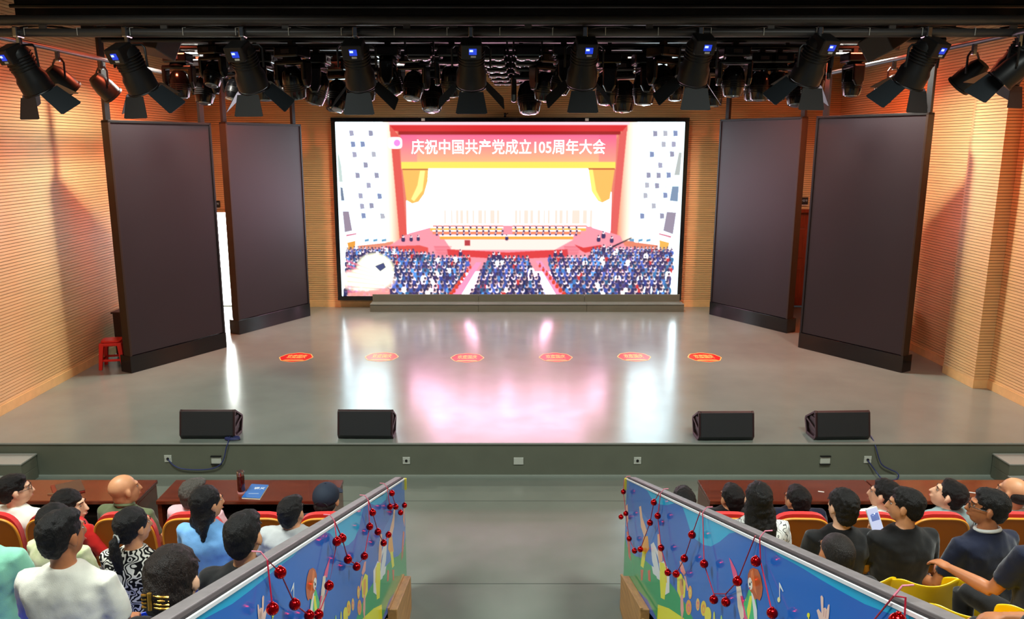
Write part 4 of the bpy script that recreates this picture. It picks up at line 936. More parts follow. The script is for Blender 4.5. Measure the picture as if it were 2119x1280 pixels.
garland(-1, [(762, 1034), (765, 1089), (754, 1150), (738, 1172), (754, 1150), (765, 1089), (762, 1034), (771, 1060), (782, 1100), (794, 1123), (804, 1106)], [(771, 1060), (765, 1089), (782, 1100), (804, 1106), (794, 1123), (754, 1150), (738, 1172)], 'red bauble garland of seven balls midway along the left barrier')
garland(-1, [(692, 1077), (697, 1120), (681, 1211), (697, 1120), (692, 1077), (708, 1113), (720, 1157), (738, 1168)], [(708, 1113), (697, 1120), (720, 1157), (681, 1211)], 'red bauble garland hanging beside the cartoon child on the left barrier')
garland(-1, [(553, 1158), (564, 1259), (553, 1158), (580, 1184), (610, 1250), (640, 1273), (659, 1271), (681, 1214)], [(580, 1184), (610, 1250), (564, 1259), (640, 1273), (659, 1271)], 'red bauble garland nearest the camera on the left barrier')
garland(1, [(1292, 992), (1290, 1017), (1295, 1062), (1285, 1069), (1295, 1062), (1302, 1114), (1313, 1139), (1325, 1136), (1345, 1081), (1353, 1039), (1364, 1019)], [(1290, 1017), (1285, 1069), (1295, 1062), (1302, 1114), (1313, 1139), (1325, 1136), (1353, 1039), (1345, 1081)], 'red bauble garland nearest the stage on the right barrier')
garland(1, [(1367, 1020), (1361, 1067), (1368, 1133), (1382, 1184), (1399, 1187), (1416, 1155), (1432, 1106), (1449, 1058)], [(1361, 1067), (1368, 1133), (1382, 1184), (1399, 1187), (1416, 1155), (1432, 1106)], 'red bauble garland with six balls, second from the stage on the right barrier')
garland(1, [(1454, 1060), (1457, 1166), (1477, 1228), (1477, 1240), (1477, 1228), (1502, 1228), (1502, 1245), (1502, 1228), (1526, 1202), (1563, 1108)], [(1457, 1166), (1477, 1240), (1502, 1245), (1526, 1202)], 'red bauble garland with four balls, left of the cartoon child on the right barrier')
garland(1, [(1572, 1112), (1574, 1161), (1564, 1161), (1574, 1161), (1598, 1268), (1612, 1300)], [(1564, 1161), (1598, 1268)], 'red bauble garland above the cartoon child on the right barrier')
garland(1, [(1850, 1232), (1802, 1290), (1850, 1232), (1874, 1236), (1872, 1278), (1858, 1286)], [(1858, 1286)], 'red bauble garland at the bottom edge of the right barrier', 0.024)

# ------------------------------------------------------------------ front tables
ZTB = 0.75
def table(x0, x1, yf_, yn, lab):
    W = x1 - x0; D = yf_ - yn; e = empty('table', ((x0 + x1) / 2, (yf_ + yn) / 2, 0), 0, lab, 'table', 'dark wooden tables before the front row')
    G().box((0, 0, ZTB - 0.018), (W, D, 0.036)).build('tabletop', M_TABLE, e, bevel=0.006)
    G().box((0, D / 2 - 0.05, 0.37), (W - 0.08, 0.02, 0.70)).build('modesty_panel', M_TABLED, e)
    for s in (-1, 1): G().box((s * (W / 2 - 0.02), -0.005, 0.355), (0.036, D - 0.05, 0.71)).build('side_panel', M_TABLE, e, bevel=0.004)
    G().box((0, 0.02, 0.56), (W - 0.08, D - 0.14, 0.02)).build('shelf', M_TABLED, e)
    return e
yf_ = Pz(500, 992, ZTB).y; yn = Pz(400, 1036, ZTB).y
table(Pz(-60, 1033, ZTB).x, Pz(285, 1033, ZTB).x, yf_, yn, 'dark reddish wooden table at the far left, under the red folder')
table(Pz(323, 1035, ZTB).x, Pz(716, 1000, ZTB).x - 0.04, yf_, yn, 'dark reddish wooden table with bottle and blue booklet, left of the aisle')
xr0 = Pz(1466, 1030, ZTB).x; table(xr0, xr0 + 1.55, yf_, yn, 'dark reddish wooden table right of the aisle'); table(xr0 + 1.56, xr0 + 3.3, yf_, yn, 'dark reddish wooden table at the far right, cut by the photo edge')
p = Pz(500, 1019, ZTB); e = empty('bottle', p, 0, 'dark red tea bottle with steel lid standing on the table beside the blue booklet', 'bottle')
G().lathe([(0, 0), (0.031, 0), (0.033, 0.01), (0.033, 0.15), (0.030, 0.165), (0, 0.165)], None, 20).build('body', mat('dark_red_bottle', (60, 8, 10), 0.1, coat=0.6), e, smooth=True)
G().lathe([(0, 0.165), (0.033, 0.165), (0.034, 0.20), (0.030, 0.208), (0, 0.208)], None, 20).build('lid', M_CHROME, e, smooth=True)
G().lathe([(0.0, 0.0), (0.035, 0.0), (0.035, 0.018), (0.0, 0.018)], None, 20).build('base_ring', mat('clear_pink_base', (210, 150, 150), 0.1), e, smooth=True)
bp_ = [Pz(500, 1031, ZTB), Pz(538, 1033, ZTB), Pz(556, 1005, ZTB), Pz(521, 1003, ZTB)]; c = sum(bp_, Vector()) / 4
e = empty('booklet', (c.x, c.y, ZTB), 0, 'blue booklet with white title lying on the table right of the bottle', 'booklet')
def qd(k, z0, z1, n, m):
    q = [(c + (b - c) * k - c) for b in bp_]; return G().prism([(v.x, v.y) for v in q], z0, z1, 'z').build(n, m, e)
qd(0.98, 0.001, 0.010, 'pages', M_CREAM); qd(1.0, 0.010, 0.012, 'front_cover', mat('blue_cover', (40, 104, 176), 0.3)); qd(1.0, 0.0, 0.001, 'back_cover', M_WHITE)
t = text_mesh('title', '讲义', 0.05, M_WHITE, e, 0.001, 0.0004); t.location = (0.02, 0.055, 0.0125)
G().box((0.0, -0.055, 0.0128), (0.09, 0.005, 0.001)).build('title_line', M_WHITE, e)
e = empty('folder', Pz(140, 1012, ZTB), R(35), 'dark red folder with a pen lying on the far left table', 'folder')
G().box((0, 0, 0.006), (0.24, 0.32, 0.010)).build('cover', mat('dark_red_folder', (110, 22, 16), 0.25), e, bevel=0.003)
G().box((0.02, 0.0, 0.0135), (0.21, 0.28, 0.004)).build('paper', mat('brown_sheet', (70, 50, 40), 0.3), e)
G().tube([(-0.16, -0.02, 0.008), (-0.06, -0.12, 0.018)], 0.005, 8).build('pen', M_CHROME, e, smooth=True)
e = empty('paper_slip', Pz(1699, 1017, ZTB), R(-20), 'small white paper slip on the right table', 'paper'); G().box((0, 0, 0.002), (0.05, 0.012, 0.003)).build('slip', M_WHITE, e)
e = empty('paper_slip', Pz(2012, 1019, ZTB), R(-20), 'small white paper slip on the far right table, beside the balding man', 'paper'); G().box((0, 0, 0.002), (0.05, 0.012, 0.003)).build('slip', M_WHITE, e)

# ------------------------------------------------------------------ red auditorium chairs
def audi_chair():
    e = empty('auditorium_chair')
    tl = -0.16
    G().pad((0, -0.035, 0.74), 0.225, 0.27, 0.022, n=3.4, curv=0.5, tilt=tl, bulge=0.0).build('back_shell', M_SHELL, e, smooth=True)
    G().pad((0, -0.012, 0.765), 0.228, 0.278, 0.05, n=3.2, curv=0.5, tilt=tl, bulge=0.035).build('back_cushion', M_RED, e, smooth=True)
    n = 40; pts = []
    for i in range(n + 1):
        a = -0.35 + (PI + 0.7) * i / n; ca, sa = math.cos(a), math.sin(a); x = 0.227 * math.copysign(abs(ca) ** (2 / 3.4), ca); z = 0.272 * math.copysign(abs(sa) ** (2 / 3.4), sa)
        pts.append((x, -0.030 + 0.5 * x * x + tl * z, 0.74 + z))
    G().tube(pts, 0.010, 6).build('edge_trim', M_RIM, e, smooth=True)
    g = G(); g.pad((0, 0, 0), 0.225, 0.23, 0.075, n=4, bulge=0.02, m=Matrix.Rotation(PI / 2, 3, 'X') @ Matrix.Rotation(PI, 3, 'X') @ Matrix.Rotation(PI, 3, 'X'))
    o = g.build('seat_cushion', M_RED, e, smooth=True); o.location = (0, 0.24, 0.40)
    G().box((0, 0.24, 0.33), (0.40, 0.38, 0.03)).build('seat_pan', M_SHELL, e, bevel=0.01)
    for s in (-1, 1):
        G().box((s * 0.245, 0.16, 0.62), (0.045, 0.36, 0.03)).build('armrest', M_SHELL, e, bevel=0.01)
        G().box((s * 0.245, 0.14, 0.31), (0.035, 0.16, 0.60)).build('leg', mat('grey_cast_leg', (70, 70, 72), 0.5), e, bevel=0.008)
    return e
YC = 5.55
ac = audi_chair(); first = True
cl = [(-40, 'cut by the left photo edge'), (104, 'beside the woman in red'), (246, 'of the bald man'), (390, 'behind the grey-haired person'), (530, 'empty-looking, below the blue booklet'), (672, 'of the man in the dark cap')]
cr = [(1510, 'of the short-haired man beside the barrier'), (1665, 'between the long-haired woman and the curly-haired person'), (1812, 'left of the phone user'), (1956, 'of the man looking up'), (2108, 'of the balding man at the right edge')]
for (u, lab) in cl + cr:
    o = ac if first else copy_tree(ac); first = False
    x = Py(u, 1056, YC).x; o.location = (x, YC + 0.07, 0); o.rotation_euler = (0, 0, R(2 if u < 1000 else -2)); tag(o, 'red auditorium chair with orange-brown shell, ' + lab, 'chair', 'red auditorium chairs in the front row')
    o.scale = (1, 1, 1.03)

# ------------------------------------------------------------------ plastic bucket chairs
def bucket_chair(m):
    e = empty('plastic_chair')
    prof = [(0.24, 0.40, .19), (0.20, 0.43, .20), (0.08, 0.425, .215), (-0.08, 0.41, .215), (-0.16, 0.425, .21), (-0.195, 0.48, .205), (-0.215, 0.56, .215), (-0.235, 0.68, .225), (-0.25, 0.78, .225), (-0.262, 0.82, .215)]
    nx = 14; vs = []
    for i, (y, z, w_) in enumerate(prof):
        for k in range(nx + 1):
            s = -1 + 2 * k / nx; up = 0.045 * s ** 4 if i < 5 else 0.02 * s * s
            fw = 0.0 if i < 5 else 0.07 * s * s * min(1, (i - 4) / 3)
            if i >= 7: up = (0.05 * s * s - 0.02) * (i - 6) / 3 - (0.05 * max(0, abs(s) - 0.8) / 0.2 if i == 9 else 0)
            vs.append((s * w_, y + fw, z + up))
    n1 = nx + 1; fs = [(i * n1 + k, i * n1 + k + 1, (i + 1) * n1 + k + 1, (i + 1) * n1 + k) for i in range(len(prof) - 1) for k in range(nx)]
    o = G().add(vs, fs).build('seat_shell', m, e, smooth='all'); so = o.modifiers.new('solid', 'SOLIDIFY'); so.thickness = 0.012; sb = o.modifiers.new('sub', 'SUBSURF'); sb.levels = 1; sb.render_levels = 1
    for sx in (-1, 1):
        for sy in (-1, 1): G().tube([(sx * 0.14, 0.02 + sy * 0.12, 0.405), (sx * 0.18, 0.02 + sy * 0.18, 0.0)], 0.011, 8).build('leg', M_PIPE, e, smooth=True)
    return e
cy = bucket_chair(M_YEL); cb = bucket_chair(M_BLUE)
def put_chair(proto, used, u, v, Y, zf, rz, lab, grp):
    o = copy_tree(proto) if used else proto
    o.location = (Py(u, v, Y).x, Y, zf); o.rotation_euler = (0, 0, R(rz)); o.scale = (0.95, 0.95, 0.97); return tag(o, lab, 'chair', grp)
YG, BG = 'yellow plastic bucket chairs at the right', 'blue plastic bucket chairs at the left'
put_chair(cy, False, 1882, 1190, 4.30, Z2, 0, 'yellow plastic bucket chair behind the man in black holding a phone', YG)
put_chair(cy, True, 1752, 1180, 4.32, Z2, 0, 'yellow plastic bucket chair of the curly-haired person in black', YG)
put_chair(cy, True, 1998, 1190, 4.30, Z2, -6, 'yellow plastic bucket chair behind the man in the navy polo shirt', YG)
put_chair(cy, True, 1978, 1255, 3.42, Z3, -12, 'empty yellow plastic bucket chair above the right barrier rail', YG)
put_chair(cy, True, 1735, 1250, 3.38, Z3, 0, 'yellow plastic bucket chair of the close-cropped person behind the barrier', YG)
put_chair(cy, True, 2130, 1200, 3.42, Z3, -10, 'yellow plastic bucket chair under the man at the right edge', YG)
put_chair(cb, False, -10, 1240, 3.32, Z3, 0, 'blue plastic bucket chair under the person in mint green', BG)
put_chair(cb, True, 275, 1200, 3.98, Z2, 0, 'blue plastic bucket chair of the woman in the black and white blouse', BG)
put_chair(cb, True, 425, 1190, 4.28, Z2, 0, 'blue plastic bucket chair of the woman in the light blue top', BG)
put_chair(cb, True, 138, 1260, 3.00, Z3, 0, 'blue plastic bucket chair of the man in the white T-shirt', BG).scale = (0.9, 0.9, 0.84)
put_chair(cb, True, 508, 1250, 3.08, Z3, 0, 'blue plastic bucket chair of the close-cropped man behind the rail', BG)
put_chair(cb, True, 140, 1150, 4.28, Z2, 0, 'blue plastic bucket chair of the person in cream, hidden behind the white T-shirt', BG)
put_chair(cb, True, 604, 1150, 4.36, Z2, 0, 'blue plastic bucket chair of the short-haired man beside the cap wearer', BG)
put_chair(cy, True, 1568, 1130, 4.36, Z2, 0, 'yellow plastic bucket chair of the long-haired woman', YG)
put_chair(cb, True, 366, 1270, 2.16, Z4, 0, 'blue plastic bucket chair of the woman with the gold hair clip', BG)
put_chair(cy, True, 2140, 1300, 2.45, Z4, 0, 'yellow plastic bucket chair at the bottom right corner', YG)

# ------------------------------------------------------------------ people
def skin(n, c): return mat('skin_' + n, c, 0.45, noise=0.06, nscale=18, spec=0.4)
SK = {'l': skin('light', (228, 178, 146)), 'm': skin('medium', (206, 146, 106)), 'd': skin('tan', (176, 112, 74))}
def hair_m(n, c):
    m = mat('hair_' + n, c, 0.5, noise=0.5, nscale=26, stretch=(6, 6, 0.7), bump=1.0, bscale=70, spec=0.45); return m
HM = {'b': hair_m('black', (18, 16, 17)), 'n': hair_m('dark_brown', (34, 22, 18)), 'g': hair_m('grey', (92, 88, 82)), 's': hair_m('stubble', (40, 34, 32))}
def cloth(n, c, c2=None, ns=0.0, sc_=20): return mat('cloth_' + n, c, 0.85, noise=(ns or (0.5 if c2 else 0.05)), nscale=sc_, c2=c2, bump=0.15, bscale=220, sheen=0.2, spec=0.2)
def pattern(n, ca_, cb_, scale, dist, w0, w1):
    m = mat('cloth_' + n, ca_, 0.8, spec=0.2); nt = m.node_tree; b = nt.nodes['Principled BSDF']
    tc = nt.nodes.new('ShaderNodeTexCoord'); wv = nt.nodes.new('ShaderNodeTexWave'); wv.inputs['Scale'].default_value = scale; wv.inputs['Distortion'].default_value = dist; wv.inputs['Detail'].default_value = 1.0; wv.inputs['Detail Scale'].default_value = 1.6; wv.bands_direction = 'X'
    rp_ = nt.nodes.new('ShaderNodeValToRGB'); rp_.color_ramp.elements[0].position = w0; rp_.color_ramp.elements[1].position = w1; rp_.color_ramp.elements[0].color = lin(ca_); rp_.color_ramp.elements[1].color = lin(cb_)
    nt.links.new(tc.outputs['Object'], wv.inputs['Vector']); nt.links.new(wv.outputs['Fac'], rp_.inputs[0]); nt.links.new(rp_.outputs[0], b.inputs['Base Color']); return m
CL = {'white': cloth('white', (228, 226, 214)), 'black': cloth('black', (17, 17, 19)), 'navy': cloth('navy', (18, 24, 46)), 'blue': cloth('light_blue', (120, 176, 232)),
      'mint': cloth('mint', (132, 198, 170)), 'cream': cloth('cream_floral', (226, 220, 190), (176, 186, 132), 0.5, 9), 'red': cloth('red', (190, 26, 22)), 'olive': cloth('olive', (98, 108, 76)),
      'pink': cloth('pink', (232, 190, 196)), 'grey': cloth('pale_grey', (188, 190, 190)), 'squig': pattern('black_white_squiggle', (16, 16, 16), (222, 220, 210), 9, 22, 0.46, 0.56),
      'cross': pattern('white_crosshatch', (70, 70, 72), (226, 226, 222), 12, 12, 0.06, 0.14), 'jean': cloth('dark_blue_denim', (26, 34, 62)), 'dark': cloth('dark_trousers', (22, 22, 26)), 'lace': cloth('teal_grey', (130, 150, 150))}
TXC = bpy.data.textures.new('fabric_folds', 'CLOUDS'); TXC.noise_scale = 0.12
TXH = bpy.data.textures.new('hair_locks', 'CLOUDS'); TXH.noise_scale = 0.025
def remesh(o, vox, sm, disp=None, ds=0.0):
    r = o.modifiers.new('remesh', 'REMESH'); r.mode = 'VOXEL'; r.voxel_size = vox; r.use_smooth_shade = True
    s = o.modifiers.new('smooth', 'SMOOTH'); s.factor = 0.5; s.iterations = sm
    if disp: d = o.modifiers.new('folds', 'DISPLACE'); d.texture = disp; d.strength = ds; d.mid_level = 0.5; d.texture_coords = 'LOCAL'
def rot_to(d, n):
    y = Vector(d).normalized(); z = (Vector(n) - y * Vector(n).dot(y)).normalized(); x = y.cross(z); return Matrix((x, y, z)).transposed()
def hand(g, w_, d, n, side, curl=0.6, s=1.0):
    """palm leaves wrist w_ along d; n is the back-of-hand normal; side +1 puts the thumb on +x of the hand frame"""
    M = rot_to(d, n); w_ = Vector(w_)
    g.ell(w_ + M @ Vector((0, 0.048 * s, 0)), (0.041 * s, 0.056 * s, 0.017 * s), M, 12, 8)
    for i in range(4):
        x = (-0.030 + i * 0.020) * s * side; L_ = [0.070, 0.082, 0.078, 0.062][3 - i] * s; p = Vector((x, 0.088 * s, 0)); a = 0.15; pts = [Vector((x * 0.8, 0.05 * s, 0)), p.copy()]
        for sg in (0.45, 0.32, 0.23):
            a += curl * 0.75; p = p + Vector((0, math.cos(a), -math.sin(a))) * L_ * sg; pts.append(p.copy())
        g.tube([w_ + M @ q for q in pts], [0.0095 * s, 0.0100 * s, 0.0092 * s, 0.0086 * s, 0.0075 * s], 8)
    pts = [Vector((0.012 * side, 0.02, -0.002)), Vector((0.042 * side, 0.045, -0.010)), Vector((0.056 * side, 0.072, -0.022)), Vector((0.050 * side, 0.095, -0.034))]
    g.tube([w_ + M @ (q * s) for q in pts], [0.013 * s, 0.0125 * s, 0.0105 * s, 0.009 * s], 8)
def person(u, v, Y, zf, lab, shirt='white', turn=0, hturn=0, pitch=0, hair='short', hc='b', sk='m', sleeve='short', w=1.0, hs=1.08, fem=False, arms=('lap', 'lap'), trousers='dark', collar=None, glasses=False, vox=0.0095, ptgt=None, off=(0, 0), lean=0.0, seat=0.45, body_shift=0.0):
    SC = 0.90 if zf > 0.1 else 1.0; hs = hs * (0.95 if zf > 0.1 else 1.0)
    hp = Py(u, v, Y); zh_ = (hp.z - zf) / SC; st_ = (zh_ - seat) / 0.775            # sitting height follows the measured head
    st_ = max(0.86, min(1.16, st_))
    ZH = seat + 0.775 * st_
    def Zt(z): return seat + (z - 0.45) * st_ if z > 0.45 else z * seat / 0.45
    by = -0.02
    e = empty('person', (hp.x, Y - by - lean, zf), R(-turn), lab, 'person'); e.scale = (SC, SC, SC)
    def hpos(): # head centre in local frame
        q = Matrix.Rotation(R(turn), 3, 'Z') @ Vector((0, lean + by, 0)); return Vector((q.x, q.y + 0.0, zh_))
    HC = hpos()
    HM_ = Matrix.Rotation(R(-hturn), 3, 'Z') @ Matrix.Rotation(R(pitch), 3, 'X')
    def H(p): return HC + HM_ @ (Vector(p) * hs)
    PALM = {}; b = G(); sh = G(); tr = G(); f_ = 0.9 if fem else 1.0; w = w * f_
    ly = lambda z: by + (lean * max(0, (z - 0.5)) / 0.6)
    def ring(z, rx, ry, dy=0.0): return (0, ly(z) + dy, Zt(z), rx * w, ry * w)
    tor = [(0.47, .150, .11, 0), (0.56, .168, .125, 0), (0.68, .150, .105, 0), (0.80, .158, .110, -.005), (0.90, .176, .115, -.01), (0.97, .186, .105, -.015), (1.025, .170, .082, -.02), (1.06, .115, .066, -.02), (1.085, .07, .055, -.018)]
    b.loft([ring(z, rx - .012, ry - .012, dy) for z, rx, ry, dy in tor])
    sh.loft([ring(z, rx + (.014 if z < 1.0 else .008), ry + (.016 if z < 1.0 else .010), dy) for z, rx, ry, dy in tor[:-1]] + [ring(1.088, .075, .064, -.016)], p=2.5)
    nb = Vector((0, ly(1.04) - 0.01, Zt(1.04)))
    b.tube([nb, (nb + H((0, -0.02, -0.08))) / 2, H((0, -0.015, -0.07)), H((0, -0.01, -0.02))], [0.062 * w, 0.054 * w, 0.054 * hs * f_, 0.05], 14)
    # head
    b.ell(H((0, -0.016, 0.028)), (0.076 * hs, 0.096 * hs, 0.085 * hs), HM_, 20, 14); b.ell(H((0, 0.022, -0.028)), (0.061 * hs, 0.072 * hs, 0.086 * hs), HM_, 18, 12)
    b.ell(H((0, 0.036, -0.078)), (0.044 * hs, 0.050 * hs, 0.036 * hs), HM_, 14, 10); b.ell(H((0, -0.03, -0.05)), (0.056 * hs, 0.06 * hs, 0.06 * hs), HM_, 14, 10)
    b.tube([H((0, 0.088, 0.022)), H((0, 0.104, -0.012)), H((0, 0.112, -0.032)), H((0, 0.094, -0.040))], [0.008 * hs, 0.011 * hs, 0.016 * hs, 0.011 * hs], 10)
    b.ell(H((0, 0.094, -0.064)), (0.024 * hs, 0.010 * hs, 0.009 * hs), HM_, 12, 8); b.ell(H((0, 0.078, 0.030)), (0.05 * hs, 0.018 * hs, 0.010 * hs), HM_, 12, 8)
    for s in (-1, 1): b.ell(H((s * 0.080, -0.004, -0.012)), (0.010 * hs, 0.021 * hs, 0.033 * hs), HM_ @ Matrix.Rotation(R(s * -18), 3, 'Z'), 12, 10)
    # arms
    for s, pose in ((-1, arms[0]), (1, arms[1])):
        S = Vector((s * 0.178 * w, ly(1.0) - 0.012, Zt(1.0)))
        if pose == 'lap': El, Wr, d, n, cu = Vector((s * 0.235 * w, ly(.75) + 0.04, Zt(0.72))), Vector((s * 0.13, 0.27, seat + 0.19)), Vector((-s * 0.35, 0.9, -0.25)), (0, 0.2, 1), 0.5
        elif pose == 'phone': El, Wr, d, n, cu = Vector((s * 0.235, 0.10, Zt(0.74))), Vector((s * 0.21, 0.27, Zt(0.90))), Vector((s * 0.05, 0.30, 0.95)), (s * 0.1, 0.95, -0.3), 0.55
        elif pose == 'fold': El, Wr, d, n, cu = Vector((s * 0.25, 0.06, Zt(0.70))), Vector((-s * 0.02, 0.22, Zt(0.72))), Vector((-s, 0.15, -0.1)), (0, 0.5, 1), 0.7
        elif pose == 'side': El, Wr, d, n, cu = Vector((s * 0.30, 0.03, Zt(0.72))), Vector((s * 0.33, 0.27, Zt(0.70))), Vector((s * 0.1, 1, -0.15)), (0, 0.1, 1), 0.45
        elif pose == 'knee': El, Wr, d, n, cu = Vector((s * 0.33, 0.12, Zt(0.74))), Vector((s * 0.36, 0.38, Zt(0.68))), Vector((s * 0.25, 1, -0.15)), (0, 0.2, 1), 0.35
        elif pose == 'reach': El, Wr, d, n, cu = Vector((s * 0.27, 0.07, Zt(0.74))), Vector((s * 0.36, 0.28, Zt(0.76))), Vector((s * 0.3, 0.9, 0.05)), (0, -0.1, 1), 0.45
        if pose == 'phone' and ptgt is not None: Wr = (Matrix.Translation(e.location) @ Matrix.Rotation(R(-turn), 4, 'Z') @ Matrix.Scale(SC, 4)).inverted() @ ptgt - d.normalized() * 0.075
        k = 0.92 if fem else 1.0
        b.tube([S + Vector((-s * .05, 0, -.01)), S, S.lerp(El, .5), El], [.045 * k, .050 * k, .045 * k, .038 * k], 12)
        b.tube([El, El.lerp(Wr, .3), El.lerp(Wr, .7), Wr, Wr + d.normalized() * 0.02], [.038 * k, .041 * k, .032 * k, .025 * k, .024 * k], 12)
        hand(b, Wr, d, n, -s, cu, 0.95 * k + 0.03)
        q1 = S.lerp(El, 0.72) if sleeve == 'short' else (El if sleeve == 'mid' else El)
        if sleeve != 'none':
            sh.tube([S + Vector((-s * .07, 0, .0)), S + Vector((s * .004, 0, .004)), S.lerp(El, .4), q1], [.062 * k, .067 * k, .064 * k, .060 * k if sleeve == 'short' else .055 * k], 14)
            if sleeve == 'long': sh.tube([El, El.lerp(Wr, .5), El.lerp(Wr, .93)], [.055 * k, .048 * k, .036 * k], 14)
        else: sh.ell(S + Vector((-s * 0.03, 0, 0.0)), (0.05, 0.06, 0.05))
        PALM[s] = Wr + d.normalized() * 0.075
    # legs
    for s in (-1, 1):
        hip, kn, an = Vector((s * .095, 0.0, seat + .075)), Vector((s * .13, .43, seat + .06)), Vector((s * .13, .40, .09))
        b.tube([hip, kn], [.07, .05], 12); b.tube([kn, an, an + Vector((0, 0, -.03))], [.048, .035, .035], 12); b.ell(an + Vector((0, .06, -.055)), (.035, .10, .028))
        tr.tube([hip + Vector((0, -0.06, 0)), hip, hip.lerp(kn, .5), kn + Vector((0, -.01, 0))], [.08, .088, .078, .062], 14); tr.tube([kn, kn.lerp(an, .5), an + Vector((0, 0, .0))], [.062, .056, .048], 14)
        shoe = G(); shoe.ell(an + Vector((0, .06, -.05)), (.045, .13, .04), None, 14, 10); shoe.box(an + Vector((0, .05, -.078)), (.085, .25, .022)); shoe.build('shoe', M_BLACK, e, smooth=True)
    tr.loft([(0, by, seat + 0.015, .155 * w, .12), (0, by, seat + .08, .18 * w, .145), (0, by, seat + .17, .16 * w, .125)])
    bo = b.build('body', SK[sk], e); remesh(bo, vox, 4)
    so = sh.build('shirt', CL[shirt], e); remesh(so, 0.013, 4, TXC, 0.024)
    to = tr.build('trousers', CL[trousers], e); remesh(to, 0.016, 4, TXC, 0.02)
    if collar:
        pts = [nb + Vector((0.072 * w * math.cos(a), 0.062 * math.sin(a) - 0.004, 0.052 + 0.012 * -math.sin(a))) for a in [i * PI / 12 for i in range(25)]]
        G().tube(pts, [0.012] * 25, 8).build('collar', collar, e, smooth=True)
    for s in (-1, 1):
        G().ell(H((s * 0.030, 0.077, 0.006)), (0.010 * hs, 0.006 * hs, 0.0045 * hs), HM_, 12, 8).build('eye', mat('eye_white', (176, 168, 160), 0.3), e, smooth='all')
        G().ell(H((s * 0.030, 0.0825, 0.006)), (0.005 * hs, 0.003 * hs, 0.005 * hs), HM_, 10, 6).build('pupil', M_BLACK, e, smooth='all')
        if hair != 'none': G().tube([H((s * 0.014, 0.094, 0.026)), H((s * 0.030, 0.094, 0.031)), H((s * 0.047, 0.082, 0.026))], 0.003, 6).build('eyebrow', HM[hc], e)
    G().ell(H((0, 0.101, -0.064)), (0.020 * hs, 0.004 * hs, 0.006 * hs), HM_, 12, 6).build('lips', mat('lips', (176, 92, 84), 0.4), e, smooth='all')
    # hair
    h = G()
    def HE(c, r, m=None): h.ell(H(c), tuple(x * hs for x in r), HM_ @ m if m else HM_, 20, 14)
    dsp = 0.014
    if hair in ('short', 'curly', 'pony', 'bob', 'long', 'bun'):
        th = 0.004 if hair == 'short' else 0.008
        HE((0, -0.024, 0.036), (0.079 + th, 0.098 + th, 0.087 + th)); HE((0, -0.052, -0.012), (0.069 + th, 0.060 + th, 0.060 + th))
        HE((0, -0.055, -0.045), (0.055 + th * .5, 0.045 + th, 0.045))
    if hair == 'short': HE((0.01, 0.01, 0.085), (0.06, 0.07, 0.038))
    if hair == 'curly':
        dsp = 0.022; HE((0, -0.02, 0.05), (0.088, 0.104, 0.086)); HE((0, -0.06, -0.05), (0.07, 0.05, 0.06))
    if hair == 'bob':
        HE((0, -0.04, -0.06), (0.088, 0.075, 0.10)); [h.tube([H((dx, -0.045, -0.05)), H((dx * 1.15, -0.075, -0.13)), H((dx * 1.25, -0.085, -ln))], [0.045, 0.036, 0.010], 12) for dx, ln in ((-0.05, .21), (-0.02, .25), (0.015, .22), (0.05, .26))]
    if hair == 'long':
        HE((0, -0.03, -0.05), (0.094, 0.09, 0.13))
        for k, (dx, ln) in enumerate(((-0.055, .34), (-0.02, .40), (0.02, .37), (0.055, .42))): h.tube([H((dx, -0.05, -0.05)), H((dx * 1.15, -0.095, -0.17)), H((dx * 1.0, -0.11, -0.28)), H((dx * 0.9 + 0.02, -0.105, -ln))], [0.05, 0.045, 0.035, 0.008], 12)
    if hair == 'pony':
        h.tube([H((0, -0.10, -0.03)), H((0, -0.135, -0.05)), H((0.01, -0.14, -0.13)), H((0.015, -0.125, -0.22)), H((0.02, -0.12, -0.26))], [0.022, 0.03, 0.036, 0.028, 0.008], 12)
        G().tube([H((0.026 * math.cos(a), -0.118, -0.035 + 0.026 * math.sin(a))) for a in [i * PI / 6 for i in range(13)]], 0.006, 6).build('hair_tie', M_WHITE, e, smooth=True)
    if hair == 'bun':
        HE((0, -0.05, -0.03), (0.082, 0.085, 0.09)); HE((0.0, -0.115, -0.01), (0.05, 0.038, 0.06))
        cg = G()
        for s in (-1, 1):
            for k in range(4): cg.tube([H((s * 0.012, -0.146, 0.015 - k * 0.014)), H((s * 0.032, -0.143, 0.01 - k * 0.014)), H((s * 0.048, -0.120, -0.002 - k * 0.014))], 0.005, 6)
        cg.tube([H((0, -0.150, 0.025)), H((0, -0.151, -0.035))], 0.008, 8); cg.build('hair_clip', M_GOLD, e, smooth=True)
    if hair == 'buzz': HE((0, -0.022, 0.033), (0.0785, 0.097, 0.086)); HE((0, -0.052, -0.012), (0.069, 0.058, 0.055)); dsp = 0.002
    if hair == 'fringe': HE((0, -0.047, -0.008), (0.083, 0.080, 0.060)); dsp = 0.004
    if hair == 'cap':
        HE((0, -0.045, -0.02), (0.078, 0.078, 0.05)); dsp = 0.003
        cp = G(); cp.ell(H((0, -0.012, 0.040)), (0.092 * hs, 0.112 * hs, 0.092 * hs), HM_, 24, 14); c_ = cp.build('cap', mat('navy_cap', (20, 32, 50), 0.8, bump=0.2, bscale=300), e, smooth='all')
        bm = bmesh.new(); bm.from_mesh(c_.data); bmesh.ops.bisect_plane(bm, geom=bm.verts[:] + bm.edges[:] + bm.faces[:], plane_co=H((0, 0, 0.012)), plane_no=HM_ @ Vector((0, -0.12, 1)), clear_inner=True); bm.to_mesh(c_.data); bm.free()
        sd = c_.modifiers.new('solid', 'SOLIDIFY'); sd.thickness = 0.005
